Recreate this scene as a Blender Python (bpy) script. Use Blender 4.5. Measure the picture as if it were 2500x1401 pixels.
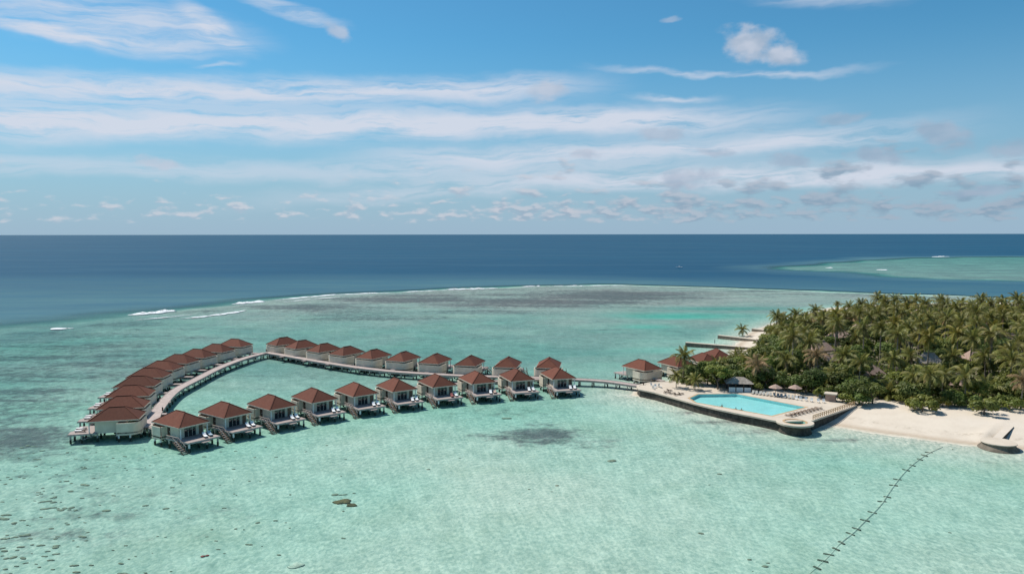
import bpy, math, random
import numpy as np
from mathutils import Vector, Matrix

R = math.radians
random.seed(7)
sc = bpy.context.scene
for o in list(bpy.data.objects):
    bpy.data.objects.remove(o)

# ------------------------------------------------------------------ camera
FPX = 1805.6                      # focal length in photo pixels (26 mm on 36 mm)
CAM_H = 43.0
PITCH = math.atan((700.5 - 572.0) / FPX)
ROLL = R(-0.073)
cam_data = bpy.data.cameras.new('camera')
cam_data.sensor_width = 36.0
cam_data.lens = 26.0
cam_data.clip_start = 0.5
cam_data.clip_end = 400000.0
cam = bpy.data.objects.new('camera', cam_data)
sc.collection.objects.link(cam)
cam.matrix_world = (Matrix.Translation((0, 0, CAM_H)) @ Matrix.Rotation(R(90) - PITCH, 4, 'X')
                    @ Matrix.Rotation(ROLL, 4, 'Z'))
sc.camera = cam

# ------------------------------------------------------------------ sun, sky, exposure
SUN_AZ = (-0.80, 0.60)            # horizontal direction towards the sun
SUN_EL = R(54)
sun_dir = Vector((SUN_AZ[0] * math.cos(SUN_EL), SUN_AZ[1] * math.cos(SUN_EL), math.sin(SUN_EL)))
sl = bpy.data.lights.new('sun', 'SUN')
sl.energy = 4.4
sl.angle = R(0.53)
sl.color = (1.0, 0.945, 0.86)
sun = bpy.data.objects.new('sun', sl)
sc.collection.objects.link(sun)
sun.rotation_euler = (-sun_dir).to_track_quat('-Z', 'Y').to_euler()
sun.location = (-80, 60, 90)

sc.view_settings.view_transform = 'Standard'
sc.view_settings.look = 'None'
sc.view_settings.gamma = 1.0
sc.view_settings.exposure = 0.2
sc.cycles.max_bounces = 6
sc.cycles.diffuse_bounces = 2
sc.cycles.glossy_bounces = 2
sc.cycles.transparent_max_bounces = 12
sc.cycles.volume_bounces = 0
sc.cycles.use_denoising = True


# ------------------------------------------------------------------ node helpers
class NT:
    """short hand for building node trees"""
    def __init__(self, tree):
        self.t = tree
        self.n = tree.nodes
        self.l = tree.links
    def new(self, kind, **kw):
        nd = self.n.new(kind)
        for k, v in kw.items():
            setattr(nd, k, v)
        return nd
    def put(self, sock, v):
        if isinstance(v, bpy.types.NodeSocket):
            self.l.new(v, sock)
        elif v is not None:
            sock.default_value = v
    def m(self, op, a, b=None, c=None, clamp=False):
        nd = self.new('ShaderNodeMath', operation=op, use_clamp=clamp)
        self.put(nd.inputs[0], a)
        if b is not None: self.put(nd.inputs[1], b)
        if c is not None: self.put(nd.inputs[2], c)
        return nd.outputs[0]
    def ss(self, v, lo, hi, a=0.0, b=1.0, mode='SMOOTHSTEP'):
        nd = self.new('ShaderNodeMapRange', interpolation_type=mode)
        self.put(nd.inputs[0], v)
        for i, x in zip((1, 2, 3, 4), (lo, hi, a, b)): self.put(nd.inputs[i], x)
        return nd.outputs[0]
    def vec(self, x, y, z=0.0):
        nd = self.new('ShaderNodeCombineXYZ')
        for i, v in enumerate((x, y, z)): self.put(nd.inputs[i], v)
        return nd.outputs[0]
    def noise(self, vec, scale=1.0, detail=3.0, rough=0.5, dist=0.0, dim='3D'):
        nd = self.new('ShaderNodeTexNoise', noise_dimensions=dim)
        self.put(nd.inputs['Vector'], vec)
        nd.inputs['Scale'].default_value = scale
        nd.inputs['Detail'].default_value = detail
        nd.inputs['Roughness'].default_value = rough
        nd.inputs['Distortion'].default_value = dist
        return nd.outputs['Fac']
    def mix(self, f, a, b, blend='MIX'):
        nd = self.new('ShaderNodeMix', data_type='RGBA', blend_type=blend)
        self.put(nd.inputs[0], f)
        for s, v in ((nd.inputs[6], a), (nd.inputs[7], b)):
            if isinstance(v, (tuple, list)) and len(v) == 3: v = (*v, 1.0)
            self.put(s, v)
        return nd.outputs[2]
    def mapping(self, vec, scale=(1, 1, 1), rot=(0, 0, 0)):
        nd = self.new('ShaderNodeMapping')
        self.put(nd.inputs[0], vec)
        nd.inputs['Scale'].default_value = scale
        nd.inputs['Rotation'].default_value = rot
        return nd.outputs[0]
    def bump(self, height, strength, dist):
        nd = self.new('ShaderNodeBump')
        self.put(nd.inputs['Strength'], strength)
        nd.inputs['Distance'].default_value = dist
        self.put(nd.inputs['Height'], height)
        return nd.outputs['Normal']


def pix_ray(px, py):
    x = (px - 1250.0) / FPX
    y = (700.5 - py) / FPX
    c, s = math.cos(ROLL), math.sin(ROLL)
    x, y = c * x - s * y, s * x + c * y
    return (x, math.cos(PITCH) + y * math.sin(PITCH), -math.sin(PITCH) + y * math.cos(PITCH))


def at(px, py, z=0.0):
    """photo pixel -> point on the level z"""
    d = pix_ray(px, py)
    t = (z - CAM_H) / d[2]
    return Vector((d[0] * t, d[1] * t, z))


def at_d(px, py, dist):
    """photo pixel -> point at forward distance dist"""
    d = pix_ray(px, py)
    t = dist / d[1]
    return Vector((d[0] * t, dist, CAM_H + d[2] * t))


def az_el(px, py):
    d = pix_ray(px, py)
    return math.atan2(d[0], d[1]), math.atan2(d[2], math.hypot(d[0], d[1]))


# ------------------------------------------------------------------ world
def build_world():
    w = bpy.data.worlds.new('World')
    sc.world = w
    w.use_nodes = True
    w.cycles.sampling_method = 'MANUAL'
    w.cycles.sample_map_resolution = 256
    nt = NT(w.node_tree)
    nt.n.clear()
    out = nt.new('ShaderNodeOutputWorld')
    bg = nt.new('ShaderNodeBackground')
    bg.inputs['Strength'].default_value = 0.1
    nt.l.new(bg.outputs[0], out.inputs[0])
    sky = nt.new('ShaderNodeTexSky', sky_type='NISHITA')
    sky.sun_disc = False
    sky.sun_elevation = SUN_EL
    sky.sun_rotation = math.atan2(SUN_AZ[0], SUN_AZ[1])
    sky.altitude = 0.0
    sky.air_density = 1.0
    sky.dust_density = 0.3
    sky.ozone_density = 2.2
    tc = nt.new('ShaderNodeTexCoord')
    D = tc.outputs['Generated']
    sp = nt.new('ShaderNodeSeparateXYZ')
    nt.l.new(D, sp.inputs[0])
    X, Y, Z = sp.outputs
    az = nt.m('ARCTAN2', X, Y)                       # 0 = straight out to sea
    el = nt.m('ARCSINE', Z)
    # work in degrees
    azd = nt.m('MULTIPLY', az, 57.2958)
    eld = nt.m('MULTIPLY', el, 57.2958)
    # warp for soft wisps
    wob = nt.noise(nt.vec(nt.m('MULTIPLY', azd, 0.16), nt.m('MULTIPLY', eld, 0.45)), 1.0, 4.0, 0.55, dim='2D')
    wobc = nt.m('SUBTRACT', wob, 0.5)
    eldw = nt.m('ADD', eld, nt.m('MULTIPLY', wobc, 1.5))
    # fine streaks, slightly tilted
    tilt = nt.m('SUBTRACT', eldw, nt.m('MULTIPLY', azd, 0.035))
    st1 = nt.noise(nt.vec(nt.m('MULTIPLY', azd, 0.14), nt.m('MULTIPLY', tilt, 1.9)), 1.0, 6.0, 0.62, dim='2D')
    st2 = nt.noise(nt.vec(nt.m('MULTIPLY', azd, 0.09), nt.m('ADD', nt.m('MULTIPLY', tilt, 0.8), 31.4)), 1.0, 4.0, 0.55, dim='2D')
    streak = nt.m('ADD', nt.m('MULTIPLY', st1, 0.6), nt.m('MULTIPLY', st2, 0.4))

    def deg(px, py):
        a, e = az_el(px, py)
        return math.degrees(a), math.degrees(e)

    def band(p0, p1, p2, th, a0, a1, fade, gain):
        """streaky cloud band along three photo points; th = half height in degrees"""
        P = [deg(*p) for p in (p0, p1, p2)]
        # quadratic through three points
        c = np.polyfit([p[0] for p in P], [p[1] for p in P], 2)
        cen = nt.m('ADD', nt.m('MULTIPLY', nt.m('ADD', nt.m('MULTIPLY', azd, float(c[0])), float(c[1])), azd), float(c[2]))
        d = nt.m('ABSOLUTE', nt.m('SUBTRACT', eldw, cen))
        prof = nt.ss(d, th, 0.0)
        ends = nt.m('MULTIPLY', nt.ss(azd, a0 - fade, a0 + fade), nt.ss(azd, a1 + fade, a1 - fade))
        return nt.m('MULTIPLY', nt.m('MULTIPLY', prof, ends), gain)

    def add(*v):
        r = v[0]
        for q in v[1:]: r = nt.m('ADD', r, q)
        return r

    bands = add(
        band((0, 212), (700, 226), (1450, 208), 1.55, -80, 4.5, 6.0, 1.0),
        band((0, 300), (1200, 302), (1900, 288), 1.75, -80, 17, 9.0, 1.15),
        band((900, 385), (1500, 376), (2200, 322), 1.35, -9, 27, 8.0, 0.95),
        band((0, 395), (900, 425), (1900, 420), 1.3, -80, 40, 10.0, 0.55),
        band((1000, 470), (1700, 440), (2500, 425), 1.0, -15, 70, 10.0, 0.6),
        band((1450, 160), (1800, 183), (2180, 160), 0.33, 8, 24, 4.0, 0.62),
        band((1560, 238), (1680, 240), (1790, 232), 0.36, 10, 14.5, 2.5, 0.75),
        band((470, 165), (520, 162), (570, 160), 0.22, -22.5, -20, 1.0, 0.45))
    cir = nt.m('MULTIPLY', bands, nt.ss(streak, 0.26, 0.56))
    # the big curled veil upper left, and its streamers
    def veil(px, py, rx, ry, rot, gain, hard=0.35):
        a, e = deg(px, py)
        dx = nt.m('SUBTRACT', azd, a)
        dy = nt.m('SUBTRACT', eldw, e)
        c, s = math.cos(R(rot)), math.sin(R(rot))
        u = nt.m('ADD', nt.m('MULTIPLY', dx, c / rx), nt.m('MULTIPLY', dy, s / rx))
        v = nt.m('ADD', nt.m('MULTIPLY', dx, -s / ry), nt.m('MULTIPLY', dy, c / ry))
        q = nt.m('SQRT', nt.m('ADD', nt.m('MULTIPLY', u, u), nt.m('MULTIPLY', v, v)))
        return nt.m('MULTIPLY', nt.ss(q, 1.0, hard), gain)
    veils = add(veil(300, 60, 11.5, 2.3, -3, 0.85), veil(520, 70, 4.0, 1.0, -32, 0.5), veil(110, 75, 5.0, 0.7, -8, 0.6),
                veil(700, 22, 5.5, 0.75, -11, 0.65), veil(2000, -30, 8, 1.6, -6, 0.6))
    cir = nt.m('ADD', cir, nt.m('MULTIPLY', veils, nt.ss(streak, 0.22, 0.66)))
    # more of the same high cloud outside the frame
    high = nt.noise(nt.vec(nt.m('MULTIPLY', azd, 0.05), nt.m('MULTIPLY', eld, 0.16), 5.0), 1.0, 5.0, 0.6, dim='2D')
    hi_m = nt.m('MULTIPLY', nt.ss(eld, 18.5, 24.0), nt.ss(high, 0.50, 0.72))
    cir = nt.m('ADD', cir, nt.m('MULTIPLY', hi_m, 0.5))
    cir = nt.m('MINIMUM', cir, 1.0)
    cir = nt.m('MULTIPLY', cir, 0.93)

    # fair weather cumulus, small and crowded towards the horizon
    def cumulus(sx, sy, seed, lo, hi):
        v = nt.vec(nt.m('MULTIPLY', azd, sx), nt.m('ADD', nt.m('MULTIPLY', eld, sy), seed * 13.0))
        v2 = nt.vec(nt.m('MULTIPLY', nt.m('ADD', azd, 0.12), sx), nt.m('ADD', nt.m('MULTIPLY', nt.m('ADD', eld, 0.22), sy), seed * 13.0))
        n = nt.noise(v, 1.0, 4.0, 0.5, dim='2D')
        n2 = nt.noise(v2, 1.0, 2.0, 0.5, dim='2D')
        return n, nt.ss(nt.m('SUBTRACT', n, n2), -0.10, 0.12)  # offset difference paints cloud lighting into the colour, pale tops over grey bases
    clus = nt.noise(nt.vec(nt.m('MULTIPLY', azd, 0.10), nt.m('ADD', nt.m('MULTIPLY', eld, 0.35), 50.0)), 1.0, 3.0, 0.6, dim='2D')
    n_a, sh_a = cumulus(0.36, 0.95, 1.7, 0, 0)
    env_a = nt.m('MULTIPLY', nt.ss(eld, 0.8, 2.0), nt.ss(eld, 9.5, 3.0))
    env_a = nt.m('MULTIPLY', env_a, nt.ss(azd, -34.0, 20.0, 0.45, 1.0))
    m_a = nt.ss(nt.m('ADD', nt.m('ADD', n_a, nt.m('MULTIPLY', nt.m('SUBTRACT', clus, 0.5), 0.25)), nt.m('MULTIPLY', nt.m('SUBTRACT', env_a, 1.0), 0.42)), 0.455, 0.66)
    n_b, sh_b = cumulus(0.62, 1.75, 7.3, 0, 0)
    env_b = nt.m('MULTIPLY', nt.ss(eld, 0.2, 1.3), nt.ss(eld, 4.6, 1.6))
    env_b = nt.m('MULTIPLY', env_b, nt.ss(azd, -34.0, 5.0, 0.75, 1.0))
    m_b = nt.ss(nt.m('ADD', nt.m('ADD', n_b, nt.m('MULTIPLY', nt.m('SUBTRACT', clus, 0.5), 0.3)), nt.m('MULTIPLY', nt.m('SUBTRACT', env_b, 1.0), 0.4)), 0.405, 0.66)
    # single cumulus clouds higher up
    cn = nt.noise(nt.vec(nt.m('MULTIPLY', azd, 0.62), nt.m('MULTIPLY', eld, 0.95)), 1.0, 4.0, 0.52, dim='2D')
    def puff(px, py, rx, ry, rot, gain):
        b = veil(px, py, rx, ry, rot, 1.0, 0.0)
        q = nt.m('ADD', b, nt.m('MULTIPLY', nt.m('SUBTRACT', cn, 0.5), nt.m('MULTIPLY', nt.ss(b, 0.0, 0.3), 1.25)))
        return nt.m('MULTIPLY', nt.ss(q, 0.18, 0.92), gain)
    puffs = [puff(1830, 108, 3.6, 2.1, -8, 0.92), puff(1885, 128, 3.6, 1.5, -14, 0.9), puff(822, 78, 1.9, 1.1, -25, 0.7), puff(1640, 52, 1.3, 0.5, 12, 0.45),
             puff(1335, 226, 2.6, 1.5, 5, 0.75), puff(2300, 330, 3.4, 1.3, -20, 0.75), puff(1615, 327, 3.2, 0.85, 0, 0.7),
             puff(1430, 383, 2.2, 0.8, 0, 0.75), puff(2140, 382, 3.2, 1.2, -12, 0.8), puff(2050, 290, 3.4, 0.7, 4, 0.6),
             puff(385, 398, 2.6, 0.7, -6, 0.7), puff(2470, 362, 2.6, 0.9, 0, 0.7), puff(1750, 372, 2.2, 0.8, -10, 0.7),
             puff(1680, 435, 3.6, 1.1, 0, 0.75), puff(2385, 472, 3.4, 0.5, 0, 0.75), puff(1930, 395, 3.0, 0.8, -4, 0.7)]
    m_p = puffs[0]
    for p in puffs[1:]: m_p = nt.m('MAXIMUM', m_p, p)
    sh_p = nt.ss(nt.noise(nt.vec(nt.m('MULTIPLY', azd, 0.5), nt.m('ADD', nt.m('MULTIPLY', eld, 0.9), 20.0)), 1.0, 2.0, 0.5, dim='2D'), 0.3, 0.7, 0.4, 1.0)

    # colours (background strength 0.1, so values are ten times the radiance)
    hs = nt.new('ShaderNodeHueSaturation')
    nt.l.new(sky.outputs[0], hs.inputs['Color'])
    hs.inputs['Saturation'].default_value = 1.0
    base = nt.mix(1.0, hs.outputs[0], SKY_TINT, 'MULTIPLY')
    # moist air near the sea horizon
    hz = nt.ss(eld, 15.0, -2.0)
    base = nt.mix(nt.m('MULTIPLY', hz, 0.95), base, (2.95, 4.05, 5.35))
    c1 = nt.mix(cir, base, (5.7, 6.1, 7.0))
    side = nt.ss(azd, -25.0, 30.0)
    grey = nt.mix(side, (3.7, 4.4, 5.4), (1.95, 2.95, 4.0))
    white = nt.mix(side, (5.5, 5.65, 6.2), (5.2, 5.3, 5.9))
    dim = nt.ss(side, 0.3, 1.0, 1.0, 0.40, 'LINEAR')
    sh_a = nt.m('MULTIPLY', sh_a, dim); sh_b = nt.m('MULTIPLY', sh_b, dim)
    sh_p = nt.m('MULTIPLY', sh_p, nt.m('MAXIMUM', dim, nt.ss(eld, 9.0, 12.0)))
    c2 = nt.mix(nt.m('MULTIPLY', m_a, 0.80), c1, nt.mix(sh_a, grey, white))
    c3 = nt.mix(nt.m('MULTIPLY', m_b, 0.7), c2, nt.mix(sh_b, grey, white))
    c4 = nt.mix(m_p, c3, nt.mix(sh_p, nt.mix(side, (4.3, 4.8, 5.8), (2.3, 3.3, 4.5)), (4.8, 5.25, 6.2)))
    nt.l.new(c4, bg.inputs['Color'])
SKY_TINT = (0.36, 0.80, 0.92)
build_world()


# ------------------------------------------------------------------ mesh and object helpers
COL = sc.collection
class MB:
    def __init__(self):
        self.v = []; self.f = []
    def quad(self, a, b, c, d):
        n = len(self.v); self.v += [tuple(a), tuple(b), tuple(c), tuple(d)]; self.f.append((n, n + 1, n + 2, n + 3))
    def tri(self, a, b, c):
        n = len(self.v); self.v += [tuple(a), tuple(b), tuple(c)]; self.f.append((n, n + 1, n + 2))
    def box(self, x0, x1, y0, y1, z0, z1):
        n = len(self.v)
        self.v += [(x, y, z) for z in (z0, z1) for x, y in ((x0, y0), (x1, y0), (x1, y1), (x0, y1))]
        self.f += [tuple(n + i for i in q) for q in ((3, 2, 1, 0), (4, 5, 6, 7), (0, 1, 5, 4), (1, 2, 6, 5), (2, 3, 7, 6), (3, 0, 4, 7))]
        return self
    def beam(self, p, q, w, h, up=(0, 0, 1)):
        p, q, up = Vector(p), Vector(q), Vector(up)
        d = (q - p).normalized()
        s = d.cross(up)
        if s.length < 1e-5: s = d.cross(Vector((1, 0, 0)))
        s.normalize(); u = s.cross(d)
        n = len(self.v)
        for e in (p, q):
            for a, b in ((-1, -1), (1, -1), (1, 1), (-1, 1)):
                self.v.append(tuple(e + s * (a * w / 2) + u * (b * h / 2)))
        self.f += [tuple(n + i for i in k) for k in ((0, 1, 2, 3), (7, 6, 5, 4), (0, 4, 5, 1), (1, 5, 6, 2), (2, 6, 7, 3), (3, 7, 4, 0))]
        return self
    def rings(self, rings, cap0=True, cap1=True):
        n = len(self.v); k = len(rings[0])
        for r in rings: self.v += [tuple(p) for p in r]
        for i in range(len(rings) - 1):
            for j in range(k):
                a = n + i * k + j; b = n + i * k + (j + 1) % k
                self.f.append((a, b, b + k, a + k))
        if cap0: self.f.append(tuple(n + j for j in reversed(range(k))))
        if cap1: self.f.append(tuple(n + (len(rings) - 1) * k + j for j in range(k)))
        return self
    def lathe(self, prof, seg, cx=0, cy=0, cap0=True, cap1=True):
        return self.rings([[(cx + r * math.cos(2 * math.pi * j / seg), cy + r * math.sin(2 * math.pi * j / seg), z)
                            for j in range(seg)] for r, z in prof], cap0, cap1)
    def tube(self, pts, radii, seg=6, cap=True):
        rg = []
        for i, p in enumerate(pts):
            p = Vector(p)
            a = Vector(pts[max(i - 1, 0)]); b = Vector(pts[min(i + 1, len(pts) - 1)])
            d = (b - a).normalized()
            s = d.cross(Vector((0, 1, 0)) if abs(d.y) < 0.9 else Vector((1, 0, 0))).normalized()
            u = s.cross(d)
            rg.append([p + (s * math.cos(2 * math.pi * j / seg) + u * math.sin(2 * math.pi * j / seg)) * radii[i] for j in range(seg)])
        return self.rings(rg, cap, cap)
    def prism(self, poly, z0, z1):
        """poly counter clockwise"""
        n = len(self.v); k = len(poly)
        self.v += [(x, y, z0) for x, y in poly] + [(x, y, z1) for x, y in poly]
        self.f.append(tuple(n + j for j in reversed(range(k))))
        self.f.append(tuple(n + k + j for j in range(k)))
        for j in range(k):
            self.f.append((n + j, n + (j + 1) % k, n + k + (j + 1) % k, n + k + j))
        return self
    def mesh(self, name, mat, smooth=False):
        me = bpy.data.meshes.new(name)
        me.from_pydata(self.v, [], self.f)
        if mat: me.materials.append(mat)
        if smooth: me.polygons.foreach_set('use_smooth', [True] * len(me.polygons))
        me.update()
        return me


def link(name, me, parent=None, loc=None, rot=None, scale=None):
    o = bpy.data.objects.new(name, me)
    COL.objects.link(o)
    if parent is not None: o.parent = parent
    if loc is not None: o.location = loc
    if rot is not None: o.rotation_euler = rot
    if scale is not None: o.scale = scale
    return o
def tag(o, label, cat, group=None):
    o['label'] = label; o['category'] = cat
    if group: o['group'] = group
    return o
def struct(o): o['kind'] = 'structure'; return o
def stuff(o, label=None, cat=None):
    o['kind'] = 'stuff'
    if label: o['label'] = label; o['category'] = cat
    return o
def copy_tree(o, parent=None):
    c = o.copy(); COL.objects.link(c); c.parent = parent
    for ch in list(o.children): copy_tree(ch, c)
    return c
def remove_tree(o):
    for ch in list(o.children): remove_tree(ch)
    bpy.data.objects.remove(o)
def ordinal(i):
    return ['first', 'second', 'third', 'fourth', 'fifth', 'sixth', 'seventh', 'eighth', 'ninth', 'tenth', 'eleventh', 'twelfth', 'thirteenth',
            'fourteenth', 'fifteenth', 'sixteenth', 'seventeenth', 'eighteenth', 'nineteenth', 'twentieth'][i]


# ------------------------------------------------------------------ materials
def surf(name, col, rough=0.8, var=0.15, scale=1.0, col2=None, bump=0.0, spec=0.3, coords='Object', stretch=(1, 1, 1), transl=0.0, objvar=0.0):
    """principled surface whose colour wanders between col and col2"""
    m = bpy.data.materials.new(name); m.use_nodes = True
    nt = NT(m.node_tree)
    b = nt.n['Principled BSDF']
    tc = nt.new('ShaderNodeTexCoord')
    v = nt.mapping(tc.outputs[coords], stretch)
    n = nt.noise(v, scale, 5.0, 0.6)
    c2 = col2 or tuple(c * (1 - var) for c in col)
    c1 = tuple(min(1, c * (1 + var)) for c in col) if col2 is None else col
    c = nt.mix(nt.ss(n, 0.3, 0.7), c1, c2)
    if objvar:
        oi = nt.new('ShaderNodeObjectInfo')
        hs = nt.new('ShaderNodeHueSaturation')
        hs.inputs['Hue'].default_value = 0.5
        nt.l.new(nt.ss(oi.outputs['Random'], 0, 1, 0.5 - objvar * 0.06, 0.5 + objvar * 0.06, 'LINEAR'), hs.inputs['Hue'])
        rnd2 = nt.m('FRACT', nt.m('MULTIPLY', oi.outputs['Random'], 17.31))
        nt.l.new(nt.ss(rnd2, 0, 1, 1 - objvar, 1 + objvar, 'LINEAR'), hs.inputs['Value'])
        nt.l.new(c, hs.inputs['Color'])
        c = hs.outputs[0]
    nt.l.new(c, b.inputs['Base Color'])
    b.inputs['Roughness'].default_value = rough
    b.inputs['Specular IOR Level'].default_value = spec
    if bump: nt.l.new(nt.bump(n, bump, 0.1), b.inputs['Normal'])
    if transl:
        tr = nt.new('ShaderNodeBsdfTranslucent')
        nt.l.new(c, tr.inputs[0])
        mx = nt.new('ShaderNodeMixShader'); mx.inputs[0].default_value = transl
        nt.l.new(b.outputs[0], mx.inputs[1]); nt.l.new(tr.outputs[0], mx.inputs[2])
        nt.l.new(mx.outputs[0], nt.n['Material Output'].inputs[0])
    return m


def roof_material():
    m = bpy.data.materials.new('red_shingle'); m.use_nodes = True
    nt = NT(m.node_tree); b = nt.n['Principled BSDF']
    tc = nt.new('ShaderNodeTexCoord'); sp = nt.new('ShaderNodeSeparateXYZ')
    nt.l.new(tc.outputs['Object'], sp.inputs[0])
    X, Y, Z = sp.outputs
    saw = nt.m('FRACT', nt.m('MULTIPLY', Z, 5.6))                 # shingle courses
    course = nt.m('FLOOR', nt.m('MULTIPLY', Z, 5.6))
    n = nt.noise(nt.vec(nt.m('MULTIPLY', X, 2.2), nt.m('MULTIPLY', Y, 2.2), nt.m('MULTIPLY', course, 3.7)), 1.0, 3.0, 0.6)
    wear = nt.noise(tc.outputs['Object'], 0.5, 4.0, 0.6)
    oi = nt.new('ShaderNodeObjectInfo')
    c = nt.mix(nt.ss(n, 0.3, 0.7), (0.160, 0.055, 0.033), (0.122, 0.042, 0.026))
    c = nt.mix(nt.m('MULTIPLY', nt.ss(wear, 0.45, 0.75), 0.35), c, (0.175, 0.080, 0.055))
    c = nt.mix(nt.ss(saw, 0.14, 0.0), c, (0.070, 0.027, 0.019))
    hs = nt.new('ShaderNodeHueSaturation')
    nt.l.new(nt.ss(oi.outputs['Random'], 0, 1, 0.84, 1.14, 'LINEAR'), hs.inputs['Value'])
    nt.l.new(c, hs.inputs['Color'])
    nt.l.new(hs.outputs[0], b.inputs['Base Color'])
    b.inputs['Roughness'].default_value = 0.85
    b.inputs['Specular IOR Level'].default_value = 0.2
    nt.l.new(nt.bump(saw, 0.5, 0.05), b.inputs['Normal'])
    return m


def glass_material():
    m = bpy.data.materials.new('dark_glass'); m.use_nodes = True
    b = m.node_tree.nodes['Principled BSDF']
    nt = NT(m.node_tree)
    tc = nt.new('ShaderNodeTexCoord')
    n = nt.noise(tc.outputs['Object'], 1.3, 2.0)
    nt.l.new(nt.mix(n, (0.012, 0.016, 0.02), (0.03, 0.04, 0.045)), b.inputs['Base Color'])
    b.inputs['Roughness'].default_value = 0.06
    b.inputs['Specular IOR Level'].default_value = 0.8
    return m


M = dict(
    roof=roof_material(),
    cream=surf('cream_render', (0.74, 0.655, 0.515), 0.9, 0.06, 0.8, col2=(0.64, 0.56, 0.44)),
    white=surf('white_paint', (0.74, 0.73, 0.70), 0.7, 0.06, 1.5),
    fascia=surf('pale_fascia', (0.58, 0.52, 0.42), 0.8, 0.08, 1.0),
    deck=surf('grey_decking', (0.40, 0.33, 0.30), 0.85, 0.2, 1.2, stretch=(0.4, 6, 1), col2=(0.30, 0.245, 0.22)),
    timber=surf('brown_timber', (0.22, 0.14, 0.095), 0.85, 0.25, 2.0, stretch=(1, 1, 4)),
    dark_wood=surf('dark_wood', (0.075, 0.045, 0.032), 0.7, 0.25, 2.0),
    concrete=surf('pile_concrete', (0.46, 0.45, 0.41), 0.9, 0.15, 1.5, col2=(0.30, 0.30, 0.27)),
    wet=surf('weed_on_piles', (0.06, 0.055, 0.04), 0.8, 0.3, 3.0),
    stone=surf('sea_wall_stone', (0.10, 0.085, 0.068), 0.9, 0.3, 1.2, col2=(0.042, 0.037, 0.03), bump=0.6),
    pale_stone=surf('platform_stone', (0.21, 0.175, 0.135), 0.9, 0.3, 1.0, col2=(0.115, 0.095, 0.072), bump=0.6),
    coping=surf('pale_paving', (0.60, 0.52, 0.42), 0.9, 0.06, 0.4, col2=(0.53, 0.45, 0.36)),
    edge=surf('tan_pool_edge', (0.46, 0.31, 0.17), 0.8, 0.15, 0.8),
    cushion=surf('white_cushion', (0.80, 0.79, 0.78), 0.9, 0.04, 3.0),
    glass=glass_material(),
    tile=surf('aqua_pool_tile', (0.36, 0.66, 0.655), 0.5, 0.05, 0.5),
    trunk=surf('palm_trunk', (0.24, 0.20, 0.155), 0.95, 0.25, 3.0, stretch=(1, 1, 3)),
    bark=surf('tree_bark', (0.16, 0.13, 0.10), 0.95, 0.3, 2.0),
    frond=surf('palm_frond', (0.245, 0.22, 0.05), 0.5, 0.35, 0.7, col2=(0.125, 0.135, 0.034), spec=0.25, transl=0.34, objvar=0.28),
    frond_dry=surf('dry_frond', (0.30, 0.20, 0.10), 0.8, 0.3, 0.7, transl=0.2, objvar=0.2),
    frond_yellow=surf('yellow_frond', (0.26, 0.20, 0.03), 0.6, 0.3, 0.7, col2=(0.13, 0.135, 0.02), transl=0.22, objvar=0.2),
    coconut=surf('coconut_heart', (0.16, 0.12, 0.05), 0.8, 0.3, 3.0),
    leaf=surf('broad_leaf', (0.175, 0.205, 0.040), 0.6, 0.4, 0.9, col2=(0.085, 0.118, 0.024), spec=0.4, transl=0.32, objvar=0.3),
    leaf_lime=surf('lime_leaf', (0.21, 0.225, 0.040), 0.6, 0.4, 0.9, col2=(0.115, 0.145, 0.024), spec=0.4, transl=0.32, objvar=0.25),
    leaf_dry=surf('brown_leaf', (0.13, 0.11, 0.06), 0.8, 0.3, 0.9, transl=0.1, objvar=0.2),
    thatch=surf('weathered_pink_thatch', (0.43, 0.31, 0.25), 0.95, 0.25, 1.2, col2=(0.29, 0.20, 0.16), stretch=(1, 1, 3), bump=0.3),
    thatch_grey=surf('grey_thatch', (0.30, 0.26, 0.22), 0.95, 0.25, 1.5, bump=0.3),
    coral=surf('coral_rock', (0.25, 0.165, 0.07), 0.95, 0.4, 1.8, col2=(0.13, 0.09, 0.045), bump=0.8),
    coral_dark=surf('dark_coral', (0.40, 0.35, 0.25), 0.95, 0.4, 1.8, col2=(0.22, 0.20, 0.14), bump=0.8),
    coral_red=surf('reddish_coral', (0.42, 0.10, 0.08), 0.9, 0.3, 2.0),
    pipe=surf('algae_covered_pipe', (0.70, 0.68, 0.56), 0.9, 0.3, 0.8, col2=(0.50, 0.48, 0.38)),
    dark=surf('charcoal_fabric', (0.05, 0.05, 0.055), 0.9, 0.2, 2.0),
    skin=surf('skin', (0.42, 0.25, 0.17), 0.6, 0.08, 4.0),
    hull=surf('white_hull', (0.78, 0.78, 0.77), 0.4, 0.03, 1.0),
    red_cloth=surf('red_fabric', (0.38, 0.05, 0.05), 0.9, 0.2, 2.0),
)


# ------------------------------------------------------------------ sea floor, island ground and water
COAST = np.array([(33, 196), (35, 205), (42, 210), (50, 213), (58, 222), (67, 236), (76, 258), (86, 282), (94, 300), (100, 314),
                  (112, 335), (124, 352), (150, 385), (185, 428), (235, 452), (320, 462), (420, 420), (460, 300), (420, 160),
                  (300, 112), (200, 108), (150, 122), (120, 137.5), (108, 142.2), (102, 144.6), (96, 147), (89, 150.6), (80, 156.5),
                  (72.5, 163.2), (66, 165), (58, 166), (48, 176), (40, 188)], float)

VEG = np.array([(45, 213), (45.5, 204), (50, 198.5), (56, 195.0), (66, 191.5), (74, 187), (81, 184), (86, 180.5), (92, 177.5), (100, 175), (112, 171.5), (126, 167), (150, 158),
                (230, 150), (300, 250), (300, 420), (235, 443), (190, 421), (154, 379), (129, 347), (117, 331), (106, 311), (101, 297), (94, 280),
                (84, 258), (75, 241), (66, 229), (57, 219)], float)

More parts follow.
